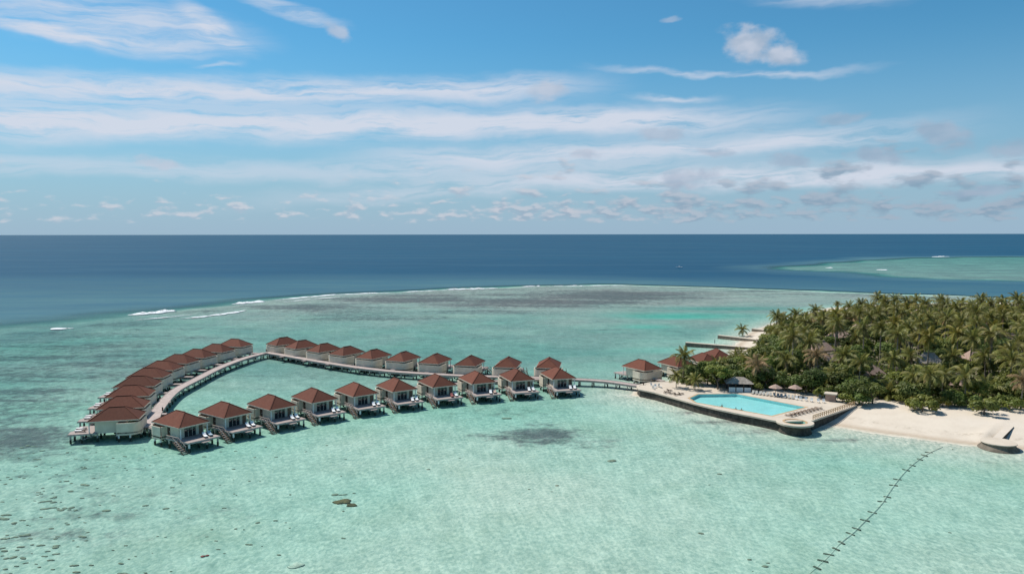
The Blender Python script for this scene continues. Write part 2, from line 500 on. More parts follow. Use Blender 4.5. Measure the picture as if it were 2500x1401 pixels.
def poly_sdf(P, X, Y):
    """signed distance, positive inside"""
    d = np.full(X.shape, 1e18); inside = np.zeros(X.shape, bool)
    n = len(P)
    for i in range(n):
        a = P[i]; b = P[(i + 1) % n]
        e = b - a
        wx = X - a[0]; wy = Y - a[1]
        t = np.clip((wx * e[0] + wy * e[1]) / (e @ e), 0, 1)
        d = np.minimum(d, (wx - e[0] * t) ** 2 + (wy - e[1] * t) ** 2)
        cnd = ((a[1] > Y) != (b[1] > Y))
        with np.errstate(divide='ignore', invalid='ignore'):
            xi = a[0] + (Y - a[1]) / (b[1] - a[1] if b[1] != a[1] else 1e-9) * e[0]
        inside ^= cnd & (X < xi)
    d = np.sqrt(d)
    return np.where(inside, d, -d)

def sstep(x, a, b):
    t = np.clip((x - a) / (b - a), 0, 1)
    return t * t * (3 - 2 * t)

def vnoise(x, y, seed=0):
    """cheap value noise"""
    xi = np.floor(x).astype(np.int64); yi = np.floor(y).astype(np.int64)
    fx = x - xi; fy = y - yi
    fx = fx * fx * (3 - 2 * fx); fy = fy * fy * (3 - 2 * fy)
    def h(a, b):
        k = (a * 374761393 + b * 668265263 + seed * 1442695041) & 0x7fffffff
        k = ((k ^ (k >> 13)) * 1274126177) & 0x7fffffff
        return ((k ^ (k >> 16)) & 0xffff) / 65535.0
    return (h(xi, yi) * (1 - fx) + h(xi + 1, yi) * fx) * (1 - fy) + (h(xi, yi + 1) * (1 - fx) + h(xi + 1, yi + 1) * fx) * fy
def fbm(x, y, seed=0, oct=4):
    r = 0; a = 0.5
    for i in range(oct):
        r = r + a * vnoise(x, y, seed + i * 17); x = x * 2.03 + 11.3; y = y * 2.03 + 5.7; a *= 0.5
    return r / (1 - 0.5 ** oct)

def to_px(X, Y):
    """photo pixel of a point on the water (for laying out the sea floor)"""
    dz = -CAM_H
    cy, sy = math.cos(PITCH), math.sin(PITCH)
    f = np.maximum(Y * cy - dz * sy, 1.0)
    u = Y * sy + dz * cy
    x = X / f; y = u / f
    c, s = math.cos(-ROLL), math.sin(-ROLL)
    x, y = c * x - s * y, s * x + c * y
    return 1250 + FPX * x, 700.5 - FPX * y

REEF_PX = [(-1500, 870), (-600, 835), (0, 806), (120, 800), (310, 774), (430, 760), (570, 744), (750, 726), (960, 714), (1080, 707), (1300, 698),
           (1500, 696), (1650, 699), (1800, 704), (2000, 710), (2200, 718), (2500, 730), (3200, 760), (4500, 800)]
REEF2 = np.array([at(*p)[:2] for p in [(1960, 656), (2060, 643), (2200, 632), (2350, 628), (2520, 627), (2900, 628), (3300, 632),
                                       (3300, 700), (2700, 690), (2500, 684), (2350, 681), (2200, 674), (2080, 664)]], float)

PIT = np.array([at(*p, 2.0)[:2] for p in [(1684, 971.5), (1706, 962), (1797, 961), (1966, 993.5), (1885, 1018.5), (1700, 984)]], float)

def sea_floor(X, Y):
    """height and masks of ground / sea floor"""
    px, py = to_px(X, Y)
    rx = np.array([p[0] for p in REEF_PX], float)
    ry = np.array([at(*p)[1] for p in REEF_PX], float)
    yed = np.interp(px, rx, ry)
    wig = (fbm(X / 45, Y / 45, 3) - 0.5) * 26
    out = Y - yed + wig                                   # metres beyond the reef edge
    slope = np.interp(px, [-600, 200, 900, 1400, 2500], [1 / 75, 1 / 65, 1 / 42, 1 / 24, 1 / 9])
    lag = 0.50 + 0.22 * (fbm(X / 30, Y / 30, 11) - 0.5) * 2
    lag = lag * (1 - 0.76 * sstep(Y, 240, 500))
    for (cx, cy, rx_, ry_, s_) in ((1660, 769, 150, 7, .55), (1590, 795, 60, 5, .35), (1760, 752, 150, 4, .4), (1640, 850, 110, 9, .2)):
        lag = lag + s_ * np.exp(-((px - cx) / rx_) ** 2 - ((py - cy) / ry_) ** 2)
    depth = lag + np.maximum(out, 0) * slope
    depth = np.minimum(depth, 14)
    s2 = poly_sdf(REEF2, X, Y) + (fbm(X / 90, Y / 90, 5) - 0.5) * 90
    depth = np.where(s2 > -260, np.minimum(depth, 0.16 + np.maximum(-s2, 0) / 45 + np.maximum(0, -s2 - 40) / 14), depth)
    sd = poly_sdf(COAST, X, Y) + (fbm(X / 14, Y / 14, 8) - 0.5) * 2.0
    z = -depth
    near = -0.02 + np.where(sd > 0, 0, sd * 0.024)
    z = np.where(sd < 0, np.maximum(z, np.minimum(near, 0.0)), z)
    beach = 1.75 * sstep(sd, -1.0, 17)
    z = np.where(sd > -1.0, np.maximum(beach + 0.0, z), z)
    z = np.where(sd > 0, z + 0.16 * (fbm(X / 9, Y / 9, 21) - 0.5) * sstep(sd, 4, 12), z)
    # sand banked up behind the round platform
    ax, ay, bx, by = 100.0, 151.0, 108.8, 160.2
    L_ = math.hypot(bx - ax, by - ay); ux, uy = (bx - ax) / L_, (by - ay) / L_
    tt = (X - ax) * ux + (Y - ay) * uy; ss_ = -(X - ax) * uy + (Y - ay) * ux        # ss_ > 0: left of the wall
    m_ = (1.36 + 0.045 * tt) - np.maximum(ss_ - 1.2, 0) * 0.13 - np.maximum(-1.0 - tt, 0) * 0.35 - np.maximum(tt - L_, 0) * .1
    z = np.where((ss_ > 0.3) & (ss_ < 14) & (tt > -4.5) & (tt < L_ + 6), np.maximum(z, m_), z)
    # excavated for the pool and the plunge pool
    pit = poly_sdf(PIT, X, Y) > -1.2
    z = np.where(pit, np.minimum(z, 0.5), z)
    z = np.where((X - 61.9) ** 2 + (Y - 159.3) ** 2 < 12, np.minimum(z, -.2), z)
    return z, px, py, out, sd, s2

ELL = [  # dark sea floor patches: photo x, y, rx, ry, strength
    (130, 870, 460, 95, .66), (30, 980, 260, 90, .72), (30, 1075, 200, 60, .85), (160, 1150, 330, 90, .50), (120, 1300, 420, 130, .36),
    (1330, 1056, 115, 40, .74), (1245, 1062, 110, 15, .52), (1420, 1085, 150, 28, .46), (1250, 1000, 260, 16, .34), (1130, 1012, 100, 10, .3),
    (1500, 722, 340, 17, 1.05), (1330, 738, 340, 16, 1.0), (1000, 730, 320, 14, .9), (760, 752, 260, 13, .8), (900, 770, 260, 14, .7),
    (1150, 760, 220, 14, .55), (1640, 728, 110, 12, .8), (400, 800, 260, 12, .3), (620, 775, 200, 10, .35),
    (1680, 1005, 120, 9, .55), (1760, 1028, 120, 9, .6), (1840, 1050, 110, 10, .55), (1700, 1012, 60, 8, .3),
    (1480, 955, 110, 6, .5), (1560, 968, 90, 6, .5), (2060, 1072, 80, 7, .75), (1970, 1070, 90, 9, .6), (2010, 1050, 90, 18, .35),
    (2140, 1098, 90, 8, .35), (2350, 1160, 200, 12, .2), (2450, 1185, 120, 10, .32), (2450, 1120, 120, 14, .35), (640, 905, 160, 22, .28),
    (700, 945, 120, 14, .3), (900, 925, 130, 10, .3), (1230, 850, 420, 22, .22), (1000, 820, 340, 20, .26), 
    (1500, 880, 130, 14, .25), (1250, 795, 420, 18, .2), (600, 850, 200, 14, .3), (870, 1290, 330, 110, .06)]
BRIGHT = [(1660, 770, 130, 7, .9), (1580, 795, 60, 5, .8), (1480, 900, 130, 14, .6), (1640, 850, 120, 10, .6), (1300, 1240, 560, 130, .5),
          (1560, 1010, 130, 26, .6), (880, 1090, 300, 60, .2), (1750, 835, 90, 6, .9), (1090, 1370, 500, 60, .35), (1900, 1300, 350, 120, .45), (2250, 1220, 350, 110, .45), (2300, 1120, 220, 25, .5), (700, 1330, 350, 60, .3)]

def grid_points():
    ys = np.concatenate([np.linspace(-70, 74, 18), np.arange(80, 262, 1.15), np.arange(262, 720, 3.2), np.geomspace(722, 4500, 90), np.geomspace(4900, 150000, 24)])
    us = np.linspace(-1, 1, 300)
    Yg, U = np.meshgrid(ys, us, indexing='ij')
    Wd = np.maximum(160, Yg * 0.98)
    return U * Wd, Yg

def grid_mesh(name, X, Y, Z, mat, attrs):
    nr, nc = X.shape
    me = bpy.data.meshes.new(name)
    co = np.stack([X, Y, Z], -1).reshape(-1, 3).astype(np.float32)
    idx = np.arange(nr * nc).reshape(nr, nc)
    f = np.stack([idx[:-1, :-1], idx[:-1, 1:], idx[1:, 1:], idx[1:, :-1]], -1).reshape(-1, 4)
    me.vertices.add(len(co)); me.vertices.foreach_set('co', co.ravel())
    me.loops.add(f.size); me.loops.foreach_set('vertex_index', f.ravel().astype(np.int32))
    me.polygons.add(len(f))
    me.polygons.foreach_set('loop_start', np.arange(0, f.size, 4, dtype=np.int32))
    me.polygons.foreach_set('loop_total', np.full(len(f), 4, np.int32))
    me.polygons.foreach_set('use_smooth', np.ones(len(f), bool))
    me.update(calc_edges=True)
    for k, a in attrs.items():
        at_ = me.attributes.new(k, 'FLOAT', 'POINT')
        at_.data.foreach_set('value', a.reshape(-1).astype(np.float32))
    me.materials.append(mat)
    me.validate()
    return me


def ground_material():
    m = bpy.data.materials.new('sand_and_sea_floor'); m.use_nodes = True
    nt = NT(m.node_tree); b = nt.n['Principled BSDF']
    def A(k):
        n_ = nt.new('ShaderNodeAttribute'); n_.attribute_name = k; return n_.outputs['Fac']
    tc = nt.new('ShaderNodeTexCoord'); P = tc.outputs['Object']
    fine = nt.noise(P, 0.9, 4.0, 0.65)
    mid = nt.noise(P, 0.22, 5.0, 0.6)
    big = nt.noise(P, 0.035, 4.0, 0.55)
    dry = A('dry'); wetm = A('wetline')
    sand = nt.mix(nt.ss(mid, 0.3, 0.7), (0.645, 0.565, 0.465), (0.59, 0.51, 0.415))
    sand = nt.mix(nt.m('MULTIPLY', nt.ss(big, 0.4, 0.7), 0.5), sand, (0.63, 0.555, 0.47))
    wrk = nt.noise(P, 2.6, 4.0, 0.7)
    sand = nt.mix(nt.m('MULTIPLY', nt.ss(wrk, 0.58, 0.72), 0.35), sand, (0.42, 0.35, 0.27))
    sand = nt.mix(nt.m('MULTIPLY', A('wrack'), nt.ss(nt.noise(P, 0.8, 5.0, 0.7), 0.45, 0.62)), sand, (0.33, 0.27, 0.20))
    sand = nt.mix(wetm, sand, (0.43, 0.34, 0.25))
    floor = nt.mix(nt.ss(mid, 0.32, 0.68), (0.75, 0.69, 0.575), (0.655, 0.61, 0.50))
    floor = nt.mix(nt.m('MULTIPLY', nt.ss(fine, 0.38, 0.66), 0.62), floor, (0.40, 0.43, 0.37))  # fine speckle: sand ripples, with dappled light put into the colour
    mot = nt.noise(P, 0.085, 6.0, 0.68, 0.6)
    floor = nt.mix(nt.m('MULTIPLY', nt.ss(mot, 0.48, 0.68), 0.30), floor, (0.36, 0.39, 0.31))
    floor = nt.mix(nt.m('MULTIPLY', A('bright'), 0.8), floor, (0.77, 0.715, 0.60))
    floor = nt.mix(nt.m('MULTIPLY', nt.ss(big, 0.5, 0.72), 0.35), floor, (0.42, 0.43, 0.30))
    alg = nt.m('MULTIPLY', A('algae'), nt.ss(nt.noise(nt.mapping(P, (0.5, 1.0, 1)), 0.05, 6.0, 0.66, 0.5), 0.28, 0.62, 0.55, 1.0))
    floor = nt.mix(alg, floor, nt.mix(nt.ss(mid, 0.3, 0.7), (0.375, 0.30, 0.295), (0.26, 0.215, 0.215)))
    # coral rubble and sea grass: mask pushed through broken noise
    n1 = nt.noise(P, 0.30, 7.0, 0.68, 0.4)
    n2 = nt.noise(P, 0.06, 5.0, 0.6)
    drk = A('coral')
    q = nt.m('ADD', nt.m('ADD', drk, nt.m('MULTIPLY', nt.m('SUBTRACT', n1, 0.5), 1.5)), nt.m('MULTIPLY', nt.m('SUBTRACT', n2, 0.5), 0.7))
    n3 = nt.noise(nt.mapping(P, (0.16, 1.0, 1)), 0.06, 5.0, 0.65, 0.4)
    q = nt.m('ADD', q, nt.m('MULTIPLY', nt.m('SUBTRACT', n3, 0.5), 1.5))
    cm = nt.ss(q, 0.30, 0.95)
    tone = nt.mix(nt.ss(mid, 0.35, 0.65), (0.20, 0.150, 0.152), (0.125, 0.098, 0.10))
    floor = nt.mix(nt.m('MULTIPLY', cm, 0.92), floor, tone)
    c = nt.mix(dry, floor, sand)
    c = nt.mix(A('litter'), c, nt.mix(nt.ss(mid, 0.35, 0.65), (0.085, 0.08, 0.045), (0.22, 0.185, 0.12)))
    nt.l.new(c, b.inputs['Base Color'])
    b.inputs['Roughness'].default_value = 0.95
    b.inputs['Specular IOR Level'].default_value = 0.1
    h = nt.m('ADD', nt.m('MULTIPLY', fine, 0.5), nt.m('MULTIPLY', mid, 0.5))
    nt.l.new(nt.bump(h, 0.35, 0.25), b.inputs['Normal'])
    return m


def water_material():
    m = bpy.data.materials.new('sea_water'); m.use_nodes = True
    nt = NT(m.node_tree); nt.n.remove(nt.n['Principled BSDF'])
    out = nt.n['Material Output']
    def A(k):
        n_ = nt.new('ShaderNodeAttribute'); n_.attribute_name = k; return n_.outputs['Fac']
    tc = nt.new('ShaderNodeTexCoord'); P = tc.outputs['Object']
    # wind ripples run obliquely; larger swell outside the reef
    rip = nt.noise(nt.mapping(P, (1.0, 0.62, 1), (0, 0, R(24))), 1.6, 4.0, 0.62, 0.7)
    rip2 = nt.noise(nt.mapping(P, (1.0, 0.5, 1), (0, 0, R(-16))), 0.28, 4.0, 0.55, 0.3)
    swell = nt.noise(nt.mapping(P, (0.35, 1.0, 1), (0, 0, R(8))), 0.035, 5.0, 0.6)
    far = nt.noise(nt.mapping(P, (0.25, 1.0, 1)), 0.0016, 4.0, 0.55)
    body = A('body')
    h = nt.m('ADD', nt.m('MULTIPLY', rip, 0.28), nt.m('ADD', nt.m('MULTIPLY', rip2, 0.8), nt.m('MULTIPLY', nt.m('MULTIPLY', swell, body), 5.0)))
    nrm = nt.bump(h, 0.55, 0.35)
    # seen water: clear in the lagoon, blue scattering water body outside
    lens = nt.m('ADD', nt.m('MULTIPLY', nt.ss(rip, 0.36, 0.64), 0.80), nt.m('MULTIPLY', nt.ss(rip2, 0.35, 0.65), 0.20))
    tint = nt.mix(lens, (0.70, 0.77, 0.765), (1.0, 1.0, 1.0))  # ripple tint paints in the light that waves focus on the bottom
    tr = nt.new('ShaderNodeBsdfTransparent'); nt.l.new(tint, tr.inputs[0])
    df = nt.new('ShaderNodeBsdfDiffuse')
    bc = nt.mix(A('deep'), (0.078, 0.178, 0.198), (0.006, 0.066, 0.124))
    bc = nt.mix(nt.m('MULTIPLY', nt.ss(swell, 0.3, 0.7), 0.35), bc, (0.010, 0.085, 0.165))
    bc = nt.mix(nt.m('MULTIPLY', nt.ss(far, 0.42, 0.62), 0.4), bc, (0.004, 0.052, 0.112))
    wind = nt.noise(nt.mapping(P, (0.22, 1.0, 1), (0, 0, R(4))), 0.009, 5.0, 0.65)
    bc = nt.mix(nt.m('MULTIPLY', nt.ss(wind, 0.45, 0.7), 0.45), bc, (0.030, 0.098, 0.155))
    nt.l.new(bc, df.inputs[0]); nt.l.new(nrm, df.inputs['Normal'])
    mx = nt.new('ShaderNodeMixShader')
    nt.l.new(body, mx.inputs[0]); nt.l.new(tr.outputs[0], mx.inputs[1]); nt.l.new(df.outputs[0], mx.inputs[2])
    # rough sea reflects less at grazing angles than a mirror
    lw = nt.new('ShaderNodeLayerWeight'); lw.inputs[0].default_value = 0.5
    nt.l.new(nrm, lw.inputs['Normal'])
    fac = nt.ss(nt.m('POWER', lw.outputs['Facing'], 5.0), 0.0, 1.0, 0.02, 0.15, 'LINEAR')
    gl = nt.new('ShaderNodeBsdfGlossy'); gl.inputs['Roughness'].default_value = 0.22
    nt.l.new(nrm, gl.inputs['Normal'])
    mg = nt.new('ShaderNodeMixShader')
    nt.l.new(fac, mg.inputs[0]); nt.l.new(mx.outputs[0], mg.inputs[1]); nt.l.new(gl.outputs[0], mg.inputs[2])
    nt.l.new(mg.outputs[0], out.inputs['Surface'])
    va = nt.new('ShaderNodeVolumeAbsorption')
    va.inputs['Color'].default_value = (0.38, 0.875, 0.85, 1)
    va.inputs['Density'].default_value = 0.38
    nt.l.new(va.outputs[0], out.inputs['Volume'])
    return m


GX, GY = grid_points()
GZ, gpx, gpy, gout, gsd, gs2 = sea_floor(GX, GY)
coral = np.zeros_like(GX); bright = np.zeros_like(GX)
for (cx, cy, rx, ry, s) in ELL:
    q = ((gpx - cx) / rx) ** 2 + ((gpy - cy) / ry) ** 2
    coral = np.maximum(coral, s * np.exp(-q * 0.9) * (q < 6))
for (cx, cy, rx, ry, s) in BRIGHT:
    q = ((gpx - cx) / rx) ** 2 + ((gpy - cy) / ry) ** 2
    bright = np.maximum(bright, s * np.exp(-q * 0.9) * (q < 6))
coral = np.maximum(coral, 0.50 * np.exp(-((gout + 20) / 45.0) ** 2))          # reef crest
coral = np.maximum(coral, 0.30 * np.exp(-((gs2 - 30) / 60.0) ** 2) * (gs2 > -100))
coral = np.where(gout > -8, 0.0, coral)
coral = np.where(GY < 60, 0.1, coral)
algae = 0.68 * (1 - sstep(gpy, 880, 1015)) + 0.08 * (1 - sstep(gpx, 100, 900)) * sstep(gpy, 880, 1015)
algae = np.where(gs2 > -120, 0.95, algae); algae = np.where(GY < 60, 0.0, algae)
algae = algae * (1 - 0.85 * np.clip(bright, 0, 1)) * (1 - 0.8 * sstep(gsd, -22, -4))
algae = np.where((gout > -8) & (gs2 < -40), np.interp(gpx, [0, 700, 1300, 1800], [0.75, 0.7, 0.3, 0.0]), algae); bright = np.where(gout > -8, np.interp(gpx, [0, 700, 1300, 1800], [0.0, 0.1, 0.6, 1.0]), bright)
ground = link('island_and_sea_floor', grid_mesh('island_and_sea_floor', GX, GY, GZ, ground_material(), {
    'coral': coral, 'bright': bright, 'algae': algae, 'dry': sstep(GZ, -0.03, 0.10),
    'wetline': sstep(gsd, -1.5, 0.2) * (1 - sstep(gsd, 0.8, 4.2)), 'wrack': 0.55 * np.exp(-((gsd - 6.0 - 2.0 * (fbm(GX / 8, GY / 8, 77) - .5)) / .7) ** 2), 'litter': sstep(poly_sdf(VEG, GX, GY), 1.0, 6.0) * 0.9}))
struct(ground)


def build_water():
    # top sheet shares the layout of the floor, closed by skirt and bottom so that it holds a volume
    X = GX[:, ::2]; Y = GY[:, ::2]
    Zf, px, py, out, sd, s2 = sea_floor(X, Y)
    rim = sstep(out, -60, -25)
    body = sstep(-Zf, 0.70, 2.6) * (1 - rim) + rim * sstep(-Zf, 0.16, 1.1); deep = np.clip((-Zf - .4) / 7.0, 0, 1) ** 1.2
    body = np.where(Y > 9000, 1.0, body)
    me = grid_mesh('sea_water', X, Y, np.zeros_like(X), water_material(), {'body': body, 'deep': deep})
    nr, nc = X.shape
    loop = [(0, j) for j in range(nc)] + [(i, nc - 1) for i in range(1, nr)] + [(nr - 1, j) for j in range(nc - 2, -1, -1)] + [(i, 0) for i in range(nr - 2, 0, -1)]
    import bmesh
    bm = bmesh.new(); bm.from_mesh(me); bm.verts.ensure_lookup_table()
    top = [bm.verts[i * nc + j] for i, j in loop]
    bot = [bm.verts.new((v.co.x, v.co.y, -40.0)) for v in top]
    n = len(top)
    for k in range(n):
        bm.faces.new((top[(k + 1) % n], top[k], bot[k], bot[(k + 1) % n]))
    bm.faces.new(list(reversed(bot)))
    bmesh.ops.recalc_face_normals(bm, faces=bm.faces[-(n + 1):])
    bm.to_mesh(me); bm.free()
    struct(link('sea', me))
build_water()


def ground_z(x, y):
    z = sea_floor(np.array([[float(x)]]), np.array([[float(y)]]))[0]
    return float(z[0, 0])
def multi_mesh(name, parts, smooth=False):
    """one mesh from (MB, material) pairs"""
    me = bpy.data.meshes.new(name)
    v = []; f = []; mi = []
    for k, (mb, mt) in enumerate(parts):
        n = len(v); v += mb.v; f += [tuple(n + i for i in q) for q in mb.f]; mi += [k] * len(mb.f)
        me.materials.append(mt)
    me.from_pydata(v, [], f)
    me.polygons.foreach_set('material_index', mi)
    if smooth: me.polygons.foreach_set('use_smooth', [True] * len(f))
    me.update()
    return me


# ------------------------------------------------------------------ water villas
DECK_Z = 1.5
EAVE_Z = 4.0
RIDGE_Z = 6.2

def stilt_mesh(name, r, top, bot=-0.95, weed=0.30, mat=None):
    a = MB().lathe([(r, weed), (r, top)], 7, cap0=False)
    b = MB().lathe([(r * 1.12, bot), (r * 1.12, weed + 0.002)], 7)
    return multi_mesh(name, [(a, mat or M['concrete']), (b, M['wet'])])

STILT = stilt_mesh('stilt', 0.19, DECK_Z - 0.22)
STILT_WHITE = stilt_mesh('white_stilt', 0.20, DECK_Z - 0.20, mat=M['white'])
WALK_POST = stilt_mesh('walkway_post', 0.17, DECK_Z - 0.30)


def make_villa():
    t = link('water_villa', None)
    # hip roof, 10 x 6.9 m, short ridge along the seaward axis
    hx, hy, rl = 5.0, 3.45, 1.55
    def hip(mb, hx, hy, rl, ze, zr):
        c = [(-hx, -hy, ze), (hx, -hy, ze), (hx, hy, ze), (-hx, hy, ze)]
        r0, r1 = (-rl, 0, zr), (rl, 0, zr)
        mb.quad(c[0], c[1], r1, r0); mb.tri(c[1], c[2], r1); mb.quad(c[2], c[3], r0, r1); mb.tri(c[3], c[0], r0)
    mb = MB(); hip(mb, hx, hy, rl, EAVE_Z, RIDGE_Z)
    mb.quad((-hx, hy, EAVE_Z - .02), (hx, hy, EAVE_Z - .02), (hx, -hy, EAVE_Z - .02), (-hx, -hy, EAVE_Z - .02))
    roof = link('roof', mb.mesh('villa_roof', M['roof']), t)
    fa = MB()
    for x0, x1, y0, y1 in ((-hx - .04, hx + .04, -hy - .05, -hy + .03), (-hx - .04, hx + .04, hy - .03, hy + .05),
                           (-hx - .05, -hx + .03, -hy + .03, hy - .03), (hx - .03, hx + .05, -hy + .03, hy - .03)):
        fa.box(x0, x1, y0, y1, EAVE_Z - .24, EAVE_Z - .012)
    link('fascia', fa.mesh('villa_fascia', M['fascia']), roof)
    cap = MB().beam((-rl - .1, 0, RIDGE_Z + .02), (rl + .1, 0, RIDGE_Z + .02), .26, .10)
    for sx in (-1, 1):
        for sy in (-1, 1):
            cap.beam((sx * rl, 0, RIDGE_Z + .01), (sx * hx, sy * hy, EAVE_Z + .03), .2, .07)
    link('ridge_cap', cap.mesh('villa_ridge_cap', M['roof']), roof)
    # room
    w = MB()
    x0, x1, y0, y1, z0, z1 = -0.9, 3.7, -2.75, 2.85, DECK_Z - .25, EAVE_Z - .03
    th = .16
    w.box(x0, x1, y0, y0 + th, z0, z1)                        # door side
    w.box(x0, x1, y1 - th, y1, z0, z1)
    w.box(x0, x0 + th, y0 + th, y1 - th, z0, z1)
    w.box(x1 - th, x1, y0 + th, -1.55, z0, z1)                # seaward front with its glass opening
    w.box(x1 - th, x1, 1.15, y1 - th, z0, z1)
    w.box(x1 - th, x1, -1.55, 1.15, z1 - .28, z1)
    w.box(x0 + th, x1 - th, y0 + th, y1 - th, z0, DECK_Z)     # floor
    link('wall', w.mesh('villa_wall', M['cream']), t)
    # glazed front
    fr = MB()
    for y in (-1.55, -0.65, 0.25, 1.07):
        fr.box(x1 - .13, x1 - .03, y, y + .08, DECK_Z, z1 - .28)
    fr.box(x1 - .13, x1 - .03, -1.47, 1.07, z1 - .36, z1 - .28)
    wf = link('window', fr.mesh('window_frame', M['fascia']), t)
    pane = MB().box(0, .03, 0, .82, 0, z1 - .36 - DECK_Z).mesh('window_pane', M['glass'])
    for y in (-1.47, -0.57, 0.33):
        link('pane', pane, wf, loc=(x1 - .1, y, DECK_Z), scale=(1, 1 if y < 0.3 else .9, 1))
    dk = MB().box(x1 - .04, x1 + .06, 1.75, 2.6, DECK_Z, DECK_Z + 2.1)
    link('door', dk.mesh('veranda_door', M['timber']), t)
    d2 = MB().box(-0.35, 0.65, y0 - .06, y0 + .04, DECK_Z, DECK_Z + 2.15)
    dd = link('door', d2.mesh('side_door', M['dark_wood']), t)
    link('handle', MB().box(.5, .58, y0 - .12, y0 - .06, DECK_Z + .95, DECK_Z + 1.15).mesh('door_handle', M['white']), dd)
    # eaves beam and veranda posts
    for y in (-2.95, 3.0):
        link('veranda_post', MB().box(4.62, 4.80, y - .09, y + .09, DECK_Z, EAVE_Z - .02).mesh('veranda_post', M['white']), t)
    # open air bathroom behind a rounded screen wall
    pts = [(-0.75, -4.0), (-3.3, -4.0)]
    for a in range(0, 91, 15):
        pts.append((-3.4 - 1.7 * math.sin(R(a)), -2.3 - 1.7 * math.cos(R(a))))
    for a in range(0, 91, 15):
        pts.append((-3.4 - 1.7 * math.cos(R(a)), 2.3 + 1.7 * math.sin(R(a))))
    pts += [(-0.75, 4.0)]
    sw = MB(); zb, zt = 0.85, 3.45
    n = len(pts)
    def off(i, d):
        a = Vector(pts[max(i - 1, 0)]); b = Vector(pts[min(i + 1, n - 1)])
        tt = (b - a).normalized()
        return Vector(pts[i]) + Vector((tt.y, -tt.x)) * d
    inner = [off(i, -.16) for i in range(n)]
    outer = [Vector(p) for p in pts]
    rg = []
    for i in range(n):
        a, b = outer[i], inner[i]
        rg.append([(a.x, a.y, zb), (b.x, b.y, zb), (b.x, b.y, zt), (a.x, a.y, zt)])
    sw.rings(rg)
    sw.box(-0.91, -0.75, -3.84, -2.77, zb, zt); sw.box(-0.91, -0.75, 2.87, 3.84, zb, zt)
    link('screen_wall', sw.mesh('bathroom_screen_wall', M['cream'], False), t)
    link('bathroom_floor', MB().prism([(p.x, p.y) for p in inner][::-1], zb + .35, DECK_Z - .02).mesh('bathroom_floor', M['deck']), t)
    # decks
    dm = MB()
    dm.prism([(0.75, -3.75), (8.2, -3.5), (8.75, 3.35), (3.2, 3.35), (3.2, 2.88), (3.72, 2.88), (3.72, -2.78), (0.75, -2.78)], DECK_Z - .12, DECK_Z)
    dm.prism([(8.42, -1.05), (9.25, -.85), (9.3, .75), (8.57, .85)], DECK_Z - .5, DECK_Z - .36)     # lower bathing step
    deck = link('deck', dm.mesh('villa_deck', M['deck']), t)
    eb = MB()
    eb.beam((0.75, -3.78, DECK_Z - .2), (8.22, -3.54, DECK_Z - .2), .1, .24)
    eb.beam((8.24, -3.5, DECK_Z - .2), (8.8, 3.35, DECK_Z - .2), .1, .24)
    eb.beam((8.7, 3.39, DECK_Z - .2), (3.2, 3.39, DECK_Z - .2), .1, .24)
    for x in (1.6, 3.6, 5.6, 7.4): eb.beam((x, -3.5, DECK_Z - .21), (x, 3.2, DECK_Z - .21), .12, .16)
    link('edge_beam', eb.mesh('deck_edge_beam', M['concrete']), deck)
    # stairs down to the lagoon beside the deck, with handrails
    st = MB()
    for k in range(7):
        f_ = k / 6.0
        x = 5.1 + 3.2 * f_; z = DECK_Z - .15 - 1.75 * f_
        st.box(x - .13, x + .13, -4.75, -3.85, z - .05, z)
    stairs = link('stairs', st.mesh('stair_treads', M['deck']), t)
    sg = MB()
    for y in (-4.82, -3.87):
        sg.beam((4.9, y, DECK_Z - .05), (8.5, y, DECK_Z - 2.05), .09, .26)
    link('stringer', sg.mesh('stair_stringer', M['timber']), stairs)
    hr = MB()
    for y in (-4.84, -3.85):
        hr.beam((4.95, y, DECK_Z + .85), (7.9, y, DECK_Z - .75), .08, .08)
        for k in range(3):
            x = 5.0 + 1.35 * k
            hr.beam((x, y, DECK_Z - .1 - .55 * (x - 5.0)), (x, y, DECK_Z + .82 - .54 * (x - 5.0)), .07, .07, (1, 0, 0))
    link('handrail', hr.mesh('stair_handrail', M['deck']), stairs)
    rl_ = MB()
    rl_.beam((0.8, -3.72, DECK_Z + .52), (5.0, -3.62, DECK_Z + .52), .16, .1)
    for k in range(5): rl_.beam((0.9 + k * 1.0, -3.7 + .025 * k, DECK_Z), (0.9 + k * 1.0, -3.7 + .025 * k, DECK_Z + .5), .09, .09, (1, 0, 0))
    link('railing', rl_.mesh('deck_railing', M['deck']), t)
    # footbridge back to the main walkway
    link('footbridge', MB().box(-9.0, -4.95, -0.75, 0.75, DECK_Z - .16, DECK_Z - .015).mesh('villa_footbridge', M['deck']), t)
    br = MB(); br.box(-9.0, -5.12, -0.78, -0.66, DECK_Z - .34, DECK_Z - .17); br.box(-9.0, -5.12, .66, .78, DECK_Z - .34, DECK_Z - .17)
    link('bridge_beam', br.mesh('footbridge_beam', M['timber']), t)
    # stilts
    for x, y in ((-0.4, -2.5), (-0.4, 0.1), (-0.4, 2.6), (3.3, -2.5), (3.3, 0.1), (3.3, 2.6), (6.2, -3.2), (6.2, 0), (6.2, 3.1), (1.5, -3.5), (8.3, 3.0), (8.2, 0.6)):
        link('stilt', STILT, t, loc=(x, y, 0))
    for x, y in ((-1.1, -3.85), (-3.3, -3.85), (-4.85, -1.2), (-4.85, 1.2), (-3.3, 3.85), (-1.1, 3.85)):
        o = link('stilt', STILT_WHITE, t, loc=(x, y, 0))
        o.scale = (1, 1, 0.72)
    link('stilt', STILT_WHITE, t, loc=(8.0, -3.2, 0))
